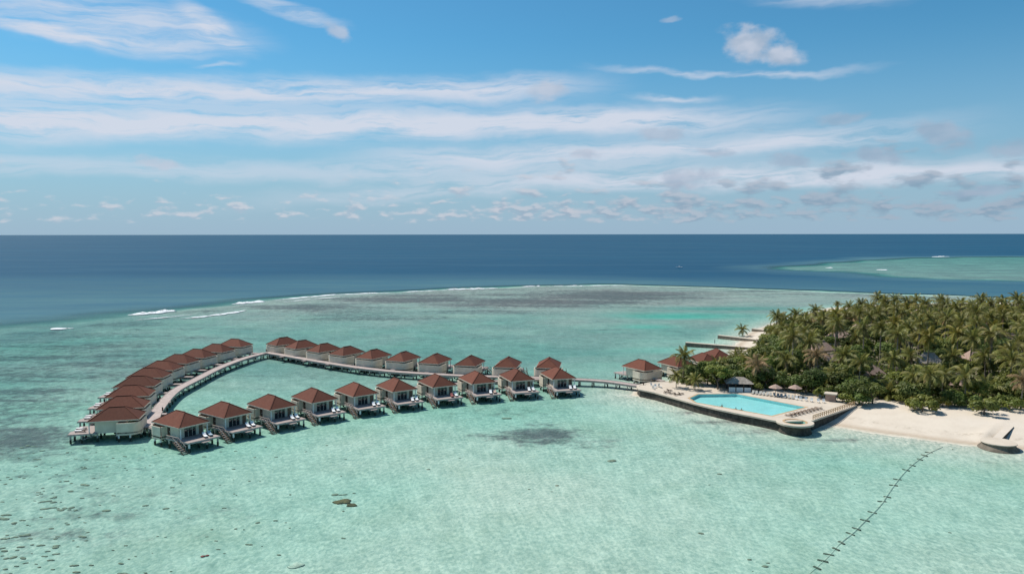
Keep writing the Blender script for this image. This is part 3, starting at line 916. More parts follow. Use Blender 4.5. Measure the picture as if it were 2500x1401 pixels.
    link('brace', MB().beam((3.3, -2.5, 1.1), (6.2, -3.2, .1), .12, .12).beam((3.3, 2.6, 1.1), (6.2, 3.1, .1), .12, .12)
         .beam((6.2, -3.2, .15), (6.2, 0, 1.2), .12, .12).beam((6.2, 3.1, .15), (6.2, 0, 1.2), .12, .12).mesh('deck_brace', M['concrete']), t)
    return t


def make_lounger():
    t = link('sun_lounger', None)
    f = MB()
    f.box(-1.0, 1.0, -.34, -.28, .22, .30); f.box(-1.0, 1.0, .28, .34, .22, .30)
    f.box(-1.0, -.94, -.28, .28, .22, .30); f.box(.94, 1.0, -.28, .28, .22, .30)
    link('frame', f.mesh('lounger_frame', M['dark_wood']), t)
    lg = MB().box(-.04, .04, -.04, .04, 0, .22).mesh('lounger_leg', M['dark_wood'])
    for x in (-.85, .85):
        for y in (-.31, .31): link('leg', lg, t, loc=(x, y, 0))
    c = MB().box(-.28, .98, -.33, .33, .301, .40)
    link('seat_cushion', c.mesh('lounger_seat', M['cushion']), t)
    b = MB().beam((-.26, 0, .37), (-.86, 0, .83), .66, .10, (1, 0, 0))
    b2 = MB(); b2.rings([[(-.22, -.33, .31), (-.22, .33, .31), (-.28, .33, .41), (-.28, -.33, .41)],
                         [(-.86, -.33, .78), (-.86, .33, .78), (-.92, .33, .88), (-.92, -.33, .88)]])
    link('back_cushion', b2.mesh('lounger_back', M['cushion']), t)
    return t


TOWEL = {}
def recolour(o, key):
    for c in o.children:
        if 'cushion' in c.name:
            k = (c.data.name.split('.')[0], key)
            if k not in TOWEL:
                me = c.data.copy(); me.materials.clear(); me.materials.append(M[key]); TOWEL[k] = me
            c.data = TOWEL[k]
M['blue_towel'] = surf('grey_blue_towel', (.33, .42, .47), .9, .08, 2.0)
M['tan_towel'] = surf('tan_towel', (.52, .38, .31), .9, .08, 2.0)
M['maroon_towel'] = surf('maroon_towel', (.30, .10, .09), .9, .1, 2.0)
FRONT = [(441, 1003), (547, 981), (665, 964), (768, 948), (870, 934), (966, 924), (1067, 914), (1165, 907), (1261, 901), (1362, 897)]
BACK = [(692, 823), (737, 830), (792, 838), (846, 845), (912, 853), (985, 858), (1063, 863), (1147, 868), (1240, 872), (1340, 873)]
LEFT = [(573.6, 827), (528, 839), (482, 851.6), (437, 864), (396, 880), (365, 897), (336, 917), (319, 939), (301, 965.6), (285.6, 992)]

def smooth_row(L, offs):
    P = [at(*q, RIDGE_Z) for q in L]
    t = np.arange(len(P)); xs = np.polyval(np.polyfit(t, [p.x for p in P], 4), t); ys = np.polyval(np.polyfit(t, [p.y for p in P], 4), t)
    dx = np.gradient(xs); dy = np.gradient(ys)
    return [((P[i].x + xs[i]) / 2, (P[i].y + ys[i]) / 2, math.atan2(dy[i], dx[i]) + R(offs)) for i in range(len(P))]

rows = {'front': smooth_row(FRONT, -85), 'back': smooth_row(BACK, 90), 'left': smooth_row(LEFT, -97)}
villa0 = make_villa()
lounger0 = make_lounger()
first_v = [True]; first_l = [True]
def place_villa(x, y, h, label, group):
    o = villa0 if first_v[0] else copy_tree(villa0)
    first_v[0] = False
    o.location = (x, y, 0); o.rotation_euler = (0, 0, h)
    tag(o, label, 'villa', group)
    return o
def place_lounger(p, h, label, group):
    o = lounger0 if first_l[0] else copy_tree(lounger0)
    first_l[0] = False
    o.location = p; o.rotation_euler = (0, 0, h)
    tag(o, label, 'lounger', group)
    return o
def local(v, lx, ly):
    x, y, h = v
    return Vector((x + lx * math.cos(h) - ly * math.sin(h), y + lx * math.sin(h) + ly * math.cos(h), 0))

TW = {(0, 1): ('grey-blue covered', 'blue_towel'), (6, 0): ('maroon covered', 'maroon_towel'), (7, 1): ('tan covered', 'tan_towel')}
for i, v in enumerate(rows['front']):
    k = 9 - i
    place_villa(*v, f'red-roofed stilt villa, {ordinal(k)} from the island end of the row facing the open shallows', 'water villas on stilts')
    for j, (lx, ly) in enumerate(((7.0, 1.0), (6.85, 2.25))):
        p = local(v, lx, ly); p.z = DECK_Z
        lo = place_lounger(p, v[2] + R(-14 + random.uniform(-6, 6)), f'{"outer" if j else "inner"} {TW.get((i, j), ("white", 0))[0]} lounger on the {ordinal(k)} front-row deck from the island',
                      'loungers on the villa decks')
        if (i, j) in TW: recolour(lo, TW[(i, j)][1])
for i, v in enumerate(rows['back']):
    place_villa(*v, f'red-roofed stilt villa, {ordinal(9 - i)} from the island end of the reef-facing row behind the walkway', 'water villas on stilts')
for i, v in enumerate(rows['left']):
    place_villa(*v, f'red-roofed stilt villa, {ordinal(i)} from the walkway corner in the curved ocean-side row', 'water villas on stilts')
    if i >= 4:
        for j, (lx, ly) in enumerate(((6.9, 1.4), (7.2, -0.6))):
            p = local(v, lx, ly); p.z = DECK_Z
            place_lounger(p, v[2] + R(random.uniform(-8, 8)), f'{"far" if j else "near"} white lounger on the {ordinal(i)} ocean-side deck from the walkway corner',
                          'loungers on the villa decks')
for q, hd, lb in (((1567, 878), 122, 'red-roofed stilt villa beside the jetty where it meets the island beach'),
                  ((1652, 870), 116, 'red-roofed stilt villa half hidden behind the palms next to the jetty head'),
                  ((1752, 852), 98, 'red-roofed stilt villa mostly buried in the trees beside the long groyne'),
                  ((1720, 862), 104, 'red-roofed stilt villa with only its roof above the trees, before the stone groynes')):
    p = at(*q, RIDGE_Z)
    place_villa(p.x, p.y, R(hd), lb, 'water villas on stilts')
    if q[0] > 1700:
        pass


# ------------------------------------------------------------------ walkways
def catmull(P, step):
    P = [Vector(p) for p in P]
    P = [P[0] * 2 - P[1]] + P + [P[-1] * 2 - P[-2]]
    dense = []
    for i in range(1, len(P) - 2):
        a, b, c, d = P[i - 1:i + 3]
        for k in range(24):
            t = k / 24
            dense.append(0.5 * ((2 * b) + (c - a) * t + (2 * a - 5 * b + 4 * c - d) * t * t + (3 * b - a - 3 * c + d) * t ** 3))
    dense.append(P[-2])
    out = [dense[0]]; acc = 0
    for i in range(1, len(dense)):
        acc += (dense[i] - dense[i - 1]).length
        if acc >= step: out.append(dense[i]); acc = 0
    if (out[-1] - dense[-1]).length > step * .3: out.append(dense[-1])
    return out

def frames(pts):
    fr = []
    for i, p in enumerate(pts):
        d = (pts[min(i + 1, len(pts) - 1)] - pts[max(i - 1, 0)]); d.z = 0; d.normalize()
        fr.append((p, d, Vector((d.y, -d.x, 0))))
    return fr

CROSS = MB().box(-.14, .14, -1.25, 1.25, DECK_Z - .34, DECK_Z - .16).mesh('cross_beam', M['concrete'])
BRACE = MB().beam((0, -1.0, .25), (0, 1.0, 1.15), .1, .12).mesh('diagonal_brace', M['concrete'])

def walkway(path, width, label, z_end=None):
    pts = catmull([(p[0], p[1], 0) for p in path], 3.6)
    fr = frames(pts)
    t = link('walkway', None, loc=(0, 0, 0))
    hw = width / 2
    top = MB(); rg = []
    for p, d, s in fr:
        a = p - s * hw; b = p + s * hw
        rg.append([(a.x, a.y, DECK_Z - .15), (b.x, b.y, DECK_Z - .15), (b.x, b.y, DECK_Z), (a.x, a.y, DECK_Z)])
    top.rings(rg)
    # board pattern follows the path by the mesh's own distance attribute
    dk = link('decking', top.mesh('walkway_decking', M['walk']), t)
    kb = MB()
    for sgn in (-1, 1):
        rg = []
        for p, d, s in fr:
            c = p + s * (sgn * (hw - .06))
            a = c - s * .07; b = c + s * .07
            rg.append([(a.x, a.y, DECK_Z - .02), (b.x, b.y, DECK_Z - .02), (b.x, b.y, DECK_Z + .09), (a.x, a.y, DECK_Z + .09)])
        kb.rings(rg)
    link('kerb', kb.mesh('walkway_kerb', M['deck']), dk)
    for sgn in (-1, 1):
        rg = []
        for p, d, s in fr:
            c = p + s * (sgn * (hw - .2))
            a = c - s * .09; b = c + s * .09
            rg.append([(a.x, a.y, DECK_Z - .46), (b.x, b.y, DECK_Z - .46), (b.x, b.y, DECK_Z - .16), (a.x, a.y, DECK_Z - .16)])
        link('side_beam', MB().rings(rg).mesh('walkway_side_beam', M['concrete']), t)
    for i, (p, d, s) in enumerate(fr):
        ang = math.atan2(d.y, d.x)
        if ground_z(p.x, p.y) > 0.9: continue
        for sgn in (-1, 1):
            c = p + s * (sgn * (hw - .25))
            link('post', WALK_POST, t, loc=(c.x, c.y, 0))
        link('cross_beam', CROSS, t, loc=(p.x, p.y, 0), rot=(0, 0, ang))
        link('brace', BRACE, t, loc=(p.x, p.y, 0), rot=(0, 0, ang + (math.pi if i % 2 else 0)))
    tag(t, label, 'walkway')
    return t, fr

M['walk'] = surf('walkway_boards', (0.47, 0.385, 0.35), 0.85, 0.2, 0.9, col2=(0.36, 0.295, 0.265))
MAIN_PX = [(368, 1040), (385, 1000), (425, 955), (480, 925), (540, 895), (600, 873), (650, 860)]
MAIN2_PX = [(650, 860), (700, 868), (750, 877), (850, 893), (950, 905), (1050, 912), (1150, 917), (1300, 921), (1400, 925), (1480, 930), (1560, 941), (1590, 946)]
wk1, fr1 = walkway([at(*p, DECK_Z) for p in MAIN_PX], 2.7, 'curved timber walkway on concrete posts serving the ocean-side villas')
wk2, fr2 = walkway([at(*p, DECK_Z) for p in MAIN2_PX], 2.7, 'long timber walkway on posts running from the island to the far corner')
frontpath = [at(*(368, 1044), DECK_Z)] + [local(v, -8.6, 0) for v in rows['front'][1:9]] + [local(rows['front'][9], -8.2, 2)]
wk3, fr3 = walkway(frontpath, 2.2, 'narrow timber walkway hidden behind the front row of villas')

def bollard(p, label):
    t = link('lamp_bollard', None, loc=p)
    link('post', MB().box(-.12, .12, -.12, .12, 0, .75).mesh('bollard_post', M['dark_wood']), t)
    link('cap', MB().lathe([(.2, .75), (.2, .83), (.05, .95)], 8).mesh('bollard_cap', M['dark']), t)
    tag(t, label, 'bollard')
for q, lb in (((650, 858.5), 'dark wooden lamp bollard at the walkway corner'), ((397, 1003), 'dark lamp bollard on the lagoon edge of the curved walkway'),
              ((1571, 944), 'dark lamp bollard where the jetty meets the pool terrace')):
    p = at(*q, DECK_Z); p.z = DECK_Z if q[0] < 1500 else 2.0
    bollard(p, lb)


# ------------------------------------------------------------------ pool terrace
TER_Z = 2.0
ter_px = [(1556, 944), (1562, 950), (1600, 958), (1650, 972), (1700, 986), (1750, 998), (1800, 1008.5), (1850, 1018), (1905, 1029)]
TER = [at(*p, TER_Z).xy for p in ter_px] + [Vector((66.2, 160.6)), Vector((82.3, 174.8)), Vector((84.5, 181)), Vector((76, 190)), Vector((60, 200)),
                                           Vector((47, 205)), Vector((38, 202.5)), Vector((34.2, 199))]
pool_px = [(1684, 971.5), (1706, 962), (1797, 961), (1966, 993.5), (1885, 1018.5), (1700, 984)]
POOL = [at(*p, TER_Z).xy for p in pool_px]
# keep the outer lip of the pool inside the wall
POOL[4] = POOL[4] + Vector((0.5, 1.6)); POOL[5] = POOL[5] + Vector((0.3, 0.9))

def fill_with_hole(outer, hole, z, mat, name):
    import bmesh
    bm = bmesh.new()
    ed = []
    for loop in (outer, hole):
        vs = [bm.verts.new((p[0], p[1], z)) for p in loop]
        ed += [bm.edges.new((vs[i], vs[(i + 1) % len(vs)])) for i in range(len(vs))]
    bmesh.ops.triangle_fill(bm, use_beauty=True, use_dissolve=False, edges=ed, normal=(0, 0, 1))
    for f in bm.faces:
        if f.normal.z < 0: f.normal_flip()
    me = bpy.data.meshes.new(name); bm.to_mesh(me); bm.free(); me.materials.append(mat)
    return me
def offset_poly(P, d):
    n = len(P); o = []
    ccw = sum(P[i][0] * P[(i + 1) % n][1] - P[(i + 1) % n][0] * P[i][1] for i in range(n)) > 0
    for i in range(n):
        a, b, c = Vector(P[i - 1]), Vector(P[i]), Vector(P[(i + 1) % n])
        d1 = (b - a).normalized(); d2 = (c - b).normalized()
        n1 = Vector((d1.y, -d1.x)); n2 = Vector((d2.y, -d2.x))
        if not ccw: n1, n2 = -n1, -n2
        m_ = (n1 + n2); m_ = m_ / max(m_.length, 1e-6)
        o.append(b + m_ * (d / max(m_.dot(n1), .4)))
    return o

ter = link('pool_terrace', None, loc=(0, 0, 0))
tag(ter, 'pale paved pool terrace on a dark stone sea wall at the island tip', 'terrace')
link('paving', fill_with_hole(TER, POOL, TER_Z, M['coping'], 'terrace_paving'), ter)
wl = MB(); inn = offset_poly(TER, -.06)
wl.rings([[(p[0], p[1], -1.0) for p in offset_poly(TER, .10)], [(p[0], p[1], TER_Z - .28) for p in inn], ], False, False)
link('sea_wall', wl.mesh('terrace_sea_wall', M['stone']), ter)
cp = MB(); cp.rings([[(p[0], p[1], TER_Z - .28) for p in inn], [(p[0], p[1], TER_Z - .28) for p in offset_poly(TER, .22)],
                     [(p[0], p[1], TER_Z + .06) for p in offset_poly(TER, .22)], [(p[0], p[1], TER_Z + .06) for p in offset_poly(TER, -.55)],
                     [(p[0], p[1], TER_Z - .01) for p in offset_poly(TER, -.55)]], False, False)
link('coping', cp.mesh('terrace_coping', M['coping']), ter)
link('pool_edge', fill_with_hole(offset_poly(POOL, .55), POOL, TER_Z + .012, M['edge'], 'pool_edge_tiles'), ter)
pb = MB(); pb.rings([[(p[0], p[1], TER_Z + .01) for p in POOL], [(p[0], p[1], TER_Z - .75) for p in POOL]], False, False)
pb.f = [tuple(reversed(f)) for f in pb.f]
pb.v += [(p[0], p[1], TER_Z - .75) for p in POOL]; k0 = len(pb.v) - len(POOL)
pl = [k0 + i for i in range(len(POOL))]
if sum(POOL[i][0] * POOL[(i + 1) % 6][1] - POOL[(i + 1) % 6][0] * POOL[i][1] for i in range(6)) < 0: pl = pl[::-1]
pb.f.append(tuple(pl))
link('pool_basin', pb.mesh('pool_basin', M['tile']), ter)

def still_water(name, tint, rough=0.05):
    m = bpy.data.materials.new(name); m.use_nodes = True
    nt = NT(m.node_tree); nt.n.remove(nt.n['Principled BSDF'])
    tc = nt.new('ShaderNodeTexCoord')
    n = nt.noise(tc.outputs['Object'], 1.8, 3.0, 0.5)
    nrm = nt.bump(n, 0.25, 0.1)
    tr = nt.new('ShaderNodeBsdfTransparent')
    nt.l.new(nt.mix(nt.ss(n, .35, .65), tuple(c * .95 for c in tint), tint), tr.inputs[0])
    gl = nt.new('ShaderNodeBsdfGlossy'); gl.inputs['Roughness'].default_value = rough; nt.l.new(nrm, gl.inputs['Normal'])
    lw = nt.new('ShaderNodeLayerWeight'); nt.l.new(nrm, lw.inputs['Normal'])
    fac = nt.ss(nt.m('POWER', lw.outputs['Facing'], 5.0), 0, 1, .02, .45, 'LINEAR')
    mg = nt.new('ShaderNodeMixShader')
    nt.l.new(fac, mg.inputs[0]); nt.l.new(tr.outputs[0], mg.inputs[1]); nt.l.new(gl.outputs[0], mg.inputs[2])
    nt.l.new(mg.outputs[0], nt.n['Material Output'].inputs[0])
    return m
def flat(poly, z, mat, name):
    mb = MB(); mb.v = [(p[0], p[1], z) for p in poly]
    area = sum(poly[i][0] * poly[(i + 1) % len(poly)][1] - poly[(i + 1) % len(poly)][0] * poly[i][1] for i in range(len(poly)))
    idx = list(range(len(poly)))
    mb.f = [tuple(idx if area > 0 else idx[::-1])]
    return mb.mesh(name, mat)
struct(link('pool_water', flat(offset_poly(POOL, -.01), TER_Z - .13, still_water('pool_water', (.86, 1.0, .99)), 'pool_water')))

# round plunge pool turret at the corner
TC = at(1941, 1030, TER_Z).xy
tur = link('plunge_pool_turret', None, loc=(TC.x, TC.y, 0))
tag(tur, 'round stone turret with a small plunge pool at the terrace corner', 'turret')
link('stone_base', MB().lathe([(3.75, -1.0), (3.35, .3), (3.15, 1.1), (3.45, 1.72)], 36, cap0=False, cap1=False).mesh('turret_base', M['stone'], True), tur)
link('rim', MB().lathe([(3.40, 1.70), (3.9, 1.72), (3.92, 2.07), (3.85, 2.12), (2.62, 2.12)], 40, cap0=False, cap1=False).mesh('turret_rim', M['coping']), tur)
link('pool_edge', MB().lathe([(2.62, 2.13), (2.2, 2.13), (2.2, 1.9)], 40, cap0=False, cap1=False).mesh('turret_pool_edge', M['edge']), tur)
bs = MB(); bs.lathe([(2.2, 1.92), (2.1, 1.3), (0.01, 1.3)], 40, cap0=False, cap1=True)
link('basin', bs.mesh('turret_basin', surf('green_basin_tile', (.30, .52, .46), .6, .2, 1.0)), tur)
struct(link('plunge_pool_water', flat([(TC.x + 2.18 * math.cos(a * math.pi / 18), TC.y + 2.18 * math.sin(a * math.pi / 18)) for a in range(36)], 1.86,
       still_water('plunge_pool_water', (.72, .9, .86)), 'plunge_pool_water')))

# timber railing along the beach side of the terrace
ra, rb = Vector((66.6, 161.2, TER_Z + .06)), Vector((82.0, 174.7, TER_Z + .06))
rail = link('terrace_railing', None, loc=ra)
tag(rail, 'tan timber post railing along the beach edge of the pool terrace', 'railing')
d_ = rb - ra; nposts = 24
ln = d_.length; ang_ = math.atan2(d_.y, d_.x); rail.rotation_euler = (0, 0, ang_)
pm = MB().box(-.07, .07, -.07, .07, 0, .98).mesh('railing_post', M['edge'])
for i in range(nposts): link('post', pm, rail, loc=(ln * i / (nposts - 1), 0, 0))
for z in (.5, .9):
    link('rail', MB().box(0, ln, -.05, .05, z, z + .1).mesh('railing_rail', M['edge']), rail)

# ------------------------------------------------------------------ loungers, chairs and parasols on the terrace
def make_sunbed(mat, name='sunbed'):
    t = link(name, None)
    b = MB()
    for k in range(6): b.box(-.95 + k * .32, -.95 + k * .32 + .26, -.3, .3, .26, .31)
    link('slat_bed', b.mesh('sunbed_bed', mat), t)
    link('backrest', MB().rings([[(-.30, -.3, .315), (-.30, .3, .315), (-.34, .3, .36), (-.34, -.3, .36)], [(-.9, -.3, .74), (-.9, .3, .74), (-.94, .3, .785), (-.94, -.3, .785)]]).mesh('sunbed_back', mat), t)
    lg = MB().box(-.04, .04, -.04, .04, 0, .26).mesh('sunbed_leg', mat)
    for x in (-.8, .8):
        for y in (-.26, .26): link('leg', lg, t, loc=(x, y, 0))
    return t
def series(proto, spots, label, cat, group):
    for i, (x, y, z, a) in enumerate(spots):
        o = proto if i == 0 else copy_tree(proto)
        o.location = (x, y, z); o.rotation_euler = (0, 0, a)
        tag(o, label, cat, group)
a0, a1 = at(1926, 1016, TER_Z), at(1998, 998, TER_Z)
dirv = (a1 - a0).normalized()
hb = math.atan2(dirv.y, dirv.x)
series(make_sunbed(M['timber']), [(*(a0.lerp(a1, i / 8)).xy, TER_Z, hb + R(92 + random.uniform(-9, 9))) for i in range(9)],
       'brown slatted sunbed in the row between pool and railing', 'sunbed', 'brown sunbeds beside the pool')
def make_chair():
    t = link('white_chair', None)
    link('seat', MB().box(-.3, .3, -.3, .3, .36, .44).mesh('chair_seat', M['white']), t)
    link('backrest', MB().rings([[(-.28, -.3, .445), (-.28, .3, .445), (-.22, .3, .445), (-.22, -.3, .445)], [(-.46, -.3, 1.0), (-.46, .3, 1.0), (-.4, .3, 1.0), (-.4, -.3, 1.0)]]).mesh('chair_back', M['white']), t)
    lg = MB().box(-.035, .035, -.035, .035, 0, .36).mesh('chair_leg', M['white'])
    for x in (-.25, .25):
        for y in (-.25, .25): link('leg', lg, t, loc=(x, y, 0))
    return t
series(make_chair(), [(*at(px, py, TER_Z).xy, TER_Z, R(-110 + random.uniform(-20, 20))) for px, py in
                      ((1944, 976), (1955, 977.5), (1968, 979), (1981, 981), (1998, 983), (2011, 983.5))],
       'white chair in the line facing the pool under the trees', 'chair', 'white chairs behind the pool')
c2 = make_chair()
series(c2, [(*at(px, py, TER_Z).xy, TER_Z, R(random.uniform(0, 360))) for px, py in ((1592, 943), (1600, 947), (1607, 944), (1613, 947), (1596, 950))],
       'white chair on the open sandy corner by the jetty', 'chair', 'white chairs near the jetty')
sb2 = make_sunbed(M['dark_wood'])
series(sb2, [(*at(px, py, TER_Z).xy, TER_Z, R(a)) for px, py, a in ((1628, 959.5, 30), (1641, 961.5, 20), (1653, 964.5, 25), (1662, 963, 35), (1634, 955, 40))],
       'dark sunbed on the pale paving left of the pool', 'sunbed', 'dark sunbeds near the sea wall')
sb3 = make_sunbed(M['concrete'])
b0, b1 = at(1838, 961, TER_Z), at(1935, 973, TER_Z)
series(sb3, [(*(b0.lerp(b1, i / 11)).xy, TER_Z, R(-115 + random.uniform(-10, 10))) for i in range(12)],
       'grey sunbed in the shaded line along the back of the pool', 'sunbed', 'grey sunbeds behind the pool')

def parasol(p, label, r=1.7, h=2.5):
    t = link('thatched_parasol', None, loc=p)
    link('pole', MB().lathe([(.06, 0), (.06, h)], 7).mesh('parasol_pole', M['timber']), t)
    cn = MB(); seg = 14
    rg = []
    for rr, z in ((r, h - .35), (r * .62, h - .02), (r * .25, h + .32), (.04, h + .5)):
        rg.append([((rr * (1 + .07 * math.sin(j * 2.7))) * math.cos(2 * math.pi * j / seg), (rr * (1 + .07 * math.sin(j * 2.7))) * math.sin(2 * math.pi * j / seg), z - (.07 * (j % 2) if rr == r else 0)) for j in range(seg)])
    cn.rings(rg, False, True)
    link('canopy', cn.mesh('parasol_canopy', M['thatch']), t)
    tag(t, label, 'parasol')
parasol(at(1941, 967, TER_Z), 'thatched parasol under the trees behind the white chairs')
parasol(at(1893, 966, TER_Z), 'thatched parasol above the grey sunbeds behind the pool')

# grey thatched pool bar
bar = link('pool_bar', None, loc=at(1803, 952.5, TER_Z)); bar.rotation_euler = (0, 0, R(-8))
tag(bar, 'open bar under a grey thatched roof beside the pool', 'bar')
rf = MB()
for (rx, ry, z0, z1) in ((3.5, 2.4, 2.15, 3.6),):
    c = [(-rx, -ry, z0), (rx, -ry, z0), (rx, ry, z0), (-rx, ry, z0)]; r0, r1 = (-1.2, 0, z1), (1.2, 0, z1)
    rf.quad(c[0], c[1], r1, r0); rf.tri(c[1], c[2], r1); rf.quad(c[2], c[3], r0, r1); rf.tri(c[3], c[0], r0); rf.quad(c[3], c[2], c[1], c[0])
link('roof', rf.mesh('bar_roof', M['thatch_grey']), bar)
for x in (-2.9, -1.0, 1.0, 2.9): link('post', MB().box(x - .09, x + .09, -2.0, -1.82, 0, 2.3).mesh('bar_post', M['dark_wood']), bar)
for x in (-2.75, -.85, 1.15): link('counter_panel', MB().box(x, x + 1.7, -1.95, -1.86, 0, 1.15).mesh('bar_panel', M['white']), bar)
link('back_wall', MB().box(-3, 3, 1.6, 1.75, 0, 2.4).mesh('bar_back_wall', M['dark']), bar)

# small white kiosk at the end of the terrace
kio = link('beach_kiosk', None, loc=(*at(2028, 980, 1.8).xy, 1.75)); kio.rotation_euler = (0, 0, R(-28))
tag(kio, 'small pale kiosk with a flat roof beside the terrace railing', 'kiosk')
link('wall', MB().box(-1.15, 1.15, -1.0, -.85, 0, 1.95).box(-1.15, 1.15, .85, 1.0, 0, 1.95).box(-1.15, -1.0, -.85, .85, 0, 1.95).mesh('kiosk_wall', M['thatch']), kio)
link('roof', MB().box(-1.45, 1.45, -1.3, 1.3, 1.96, 2.22).mesh('kiosk_roof', M['coping']), kio)

# ------------------------------------------------------------------ round stone platform on the beach
PC = at(2438, 1078, 1.3).xy
plat = link('round_stone_platform', None, loc=(PC.x, PC.y, 0))
tag(plat, 'round flared stone platform with a pale flat top at the water edge', 'platform')
link('stone_base', MB().lathe([(4.1, -.7), (3.65, .05), (3.2, .5), (2.95, .85), (3.02, 1.2)], 36, cap0=False, cap1=False).mesh('platform_base', M['pale_stone'], True), plat)
link('top_slab', MB().lathe([(3.0, 1.19), (3.2, 1.2), (3.2, 1.36), (.01, 1.37)], 40, cap0=False, cap1=True).mesh('platform_top', M['coping']), plat)
tip = at(2474, 1043, 1.62).xy; nb = at(2447, 1069.5, 1.3).xy
u_ = (tip - nb).normalized(); nrm_ = Vector((-u_.y, u_.x))
def L2(p): return (p.x - PC.x, p.y - PC.y)
cw = MB()
top = [L2(nb - u_ * 1.2), L2(tip + u_ * .5), L2(tip + u_ * .5 + nrm_ * 1.5), L2(nb + nrm_ * 1.5 - u_ * 1.2)]
cw.rings([[(*top[0], -.3), (*top[1], .9), (*top[2], .9), (*top[3], -.3)], [(*top[0], 1.28), (*top[1], 1.72), (*top[2], 1.72), (*top[3], 1.28)]])
link('causeway_wall', cw.mesh('platform_causeway', M['stone']), plat)
link('sand_fill', MB().rings([[(*top[0], 1.27), (*top[1], 1.70), (*top[2], 1.70), (*top[3], 1.27)], [(*top[0], 1.31), (*top[1], 1.75), (*top[2], 1.75), (*top[3], 1.31)]]).mesh('platform_sand_fill', surf('beach_sand', (.60, .52, .43), .95, .05, .3)), plat)

# ------------------------------------------------------------------ stone groynes on the far shore
def groyne(p0, p1, w, zt, label):
    a, b = at(*p0, zt), at(*p1, zt)
    t = link('stone_groyne', None, loc=(a.x, a.y, 0))
    d = b - a; t.rotation_euler = (0, 0, math.atan2(d.y, d.x)); L = d.length
    n = max(6, int(L / 2.5)); rg = []
    for i in range(n + 1):
        x = L * i / n; k = random.uniform(-.12, .12)
        rg.append([(x, -w / 2 - .25 + k, -.9), (x, w / 2 + .25, -.9), (x, w / 2, zt - .16), (x, -w / 2 + k * .4, zt - .16)])
    link('wall', MB().rings(rg).mesh('groyne_wall', M['pale_stone']), t)
    link('cap', MB().box(-.1, L, -w / 2 - .1, w / 2 + .1, zt - .158, zt).mesh('groyne_cap', M['coping']), t)
    tag(t, label, 'groyne')
groyne((1675, 835), (1850, 849), 1.6, 1.25, 'long stone groyne nearest the red-roofed shore villas')
groyne((1755, 817.5), (1862, 830), 1.5, 1.25, 'middle stone groyne, beyond the small sandy cove')
groyne((1838, 801.5), (1905, 810), 1.5, 1.25, 'short stone groyne beside the tall shore palms')
groyne((2000, 770), (2052, 774), 1.5, 1.25, 'far stone groyne glimpsed past the lone thin palm')

# ------------------------------------------------------------------ submerged pipe with weights
pipe_px = [(2300, 1094), (2262, 1110), (2225, 1135), (2200, 1160), (2172, 1198), (2150, 1230), (2118, 1262), (2085, 1295), (2052, 1322), (2025, 1352), (2000, 1375), (1976, 1396), (1950, 1425)]
pp = catmull([at(*p, -.35) for p in pipe_px], 1.2)
pz = [Vector((p.x, p.y, ground_z(p.x, p.y) - .07)) for p in pp]
pipe = link('submerged_pipe', None)
tag(pipe, 'pale weighted pipe lying on the lagoon floor off the beach', 'pipe')
link('tube', MB().tube(pz, [.19 if i < 46 else .13 for i in range(len(pz))], 8).mesh('pipe_tube', M['pipe'], True), pipe)
PW = surf('pipe_weight', (0.16, 0.15, 0.11), .9, .3, 2.0)
wm = [MB().beam((-.75, 0, 0), (.6, 0, .05), .3, .18).mesh('pipe_weight', PW), MB().beam((-.85, 0, 0), (.5, .1, 0), .28, .18).mesh('pipe_weight', PW),
      MB().beam((-.4, 0, 0), (.7, -.1, 0), .34, .2).mesh('pipe_weight', PW)]
i = 4
while i < len(pz) - 1:
    p = pz[i]; d = pz[min(i + 1, len(pz) - 1)] - pz[i - 1]
    link('weight', random.choice(wm), pipe, loc=(p.x, p.y, p.z + .09), rot=(0, 0, math.atan2(d.y, d.x) + math.pi / 2 + random.uniform(-.5, .5)))
    i += random.choice((2, 2, 3, 3, 5))

# ------------------------------------------------------------------ coral heads
def coral_mesh(seed, lumps, mat):
    rnd = random.Random(seed); mb = MB()
    for k in range(lumps):
        cx, cy = (0, 0) if k == 0 else (rnd.uniform(-.9, .9), rnd.uniform(-.55, .55))
        r = rnd.uniform(.4, .62) if lumps > 1 else .6
        rg = []
        for lat in (-.9, -.2, .35, .75, 1.0):
            rr = r * math.sqrt(max(0.02, 1 - lat * lat)); seg = 9
            rg.append([(cx + rr * (1 + rnd.uniform(-.22, .22)) * math.cos(2 * math.pi * j / seg), cy + rr * .8 * (1 + rnd.uniform(-.22, .22)) * math.sin(2 * math.pi * j / seg),
                        lat * .34 + rnd.uniform(-.03, .03)) for j in range(seg)])
        mb.rings(rg)
    return mb.mesh('coral', mat, True)
CORAL = [coral_mesh(i, n, M['coral_dark']) for i, n in enumerate((1, 2, 3, 4, 1, 3))]
CORAL_BIG = coral_mesh(31, 7, M['coral'])
def coral(px, py, s, me, label, group=None, sy=1.0):
    p = at(px, py, -.3); z = ground_z(p.x, p.y)
    o = link('coral_head', me, loc=(p.x, p.y, z + .05), rot=(0, 0, random.uniform(-.4, .4)), scale=(s * random.uniform(.8, 1.25), s * sy, s * .32))
    tag(o, label, 'coral', group)
coral(845, 1222, 1.75, CORAL_BIG, 'large brown lobed coral head alone on bright sand')
coral(818, 1203, .95, CORAL[0], 'small round coral head just behind the large brown one')
coral(838, 1243, .4, CORAL[4], 'tiny coral lump in front of the large brown coral head')
coral(722, 1373, 1.35, coral_mesh(41, 3, M['pipe']), 'flat pale grey coral slab with dark edges on the sand')
coral(1497, 1123, 1.2, CORAL[3], 'dark low coral head on open sand beyond the seagrass patch')
coral(1241, 1018, 1.4, CORAL[2], 'dark flat coral cluster between villas and the seagrass patch')
coral(1360, 1184, .6, CORAL[0], 'small dark coral lump on open sand below the seagrass')
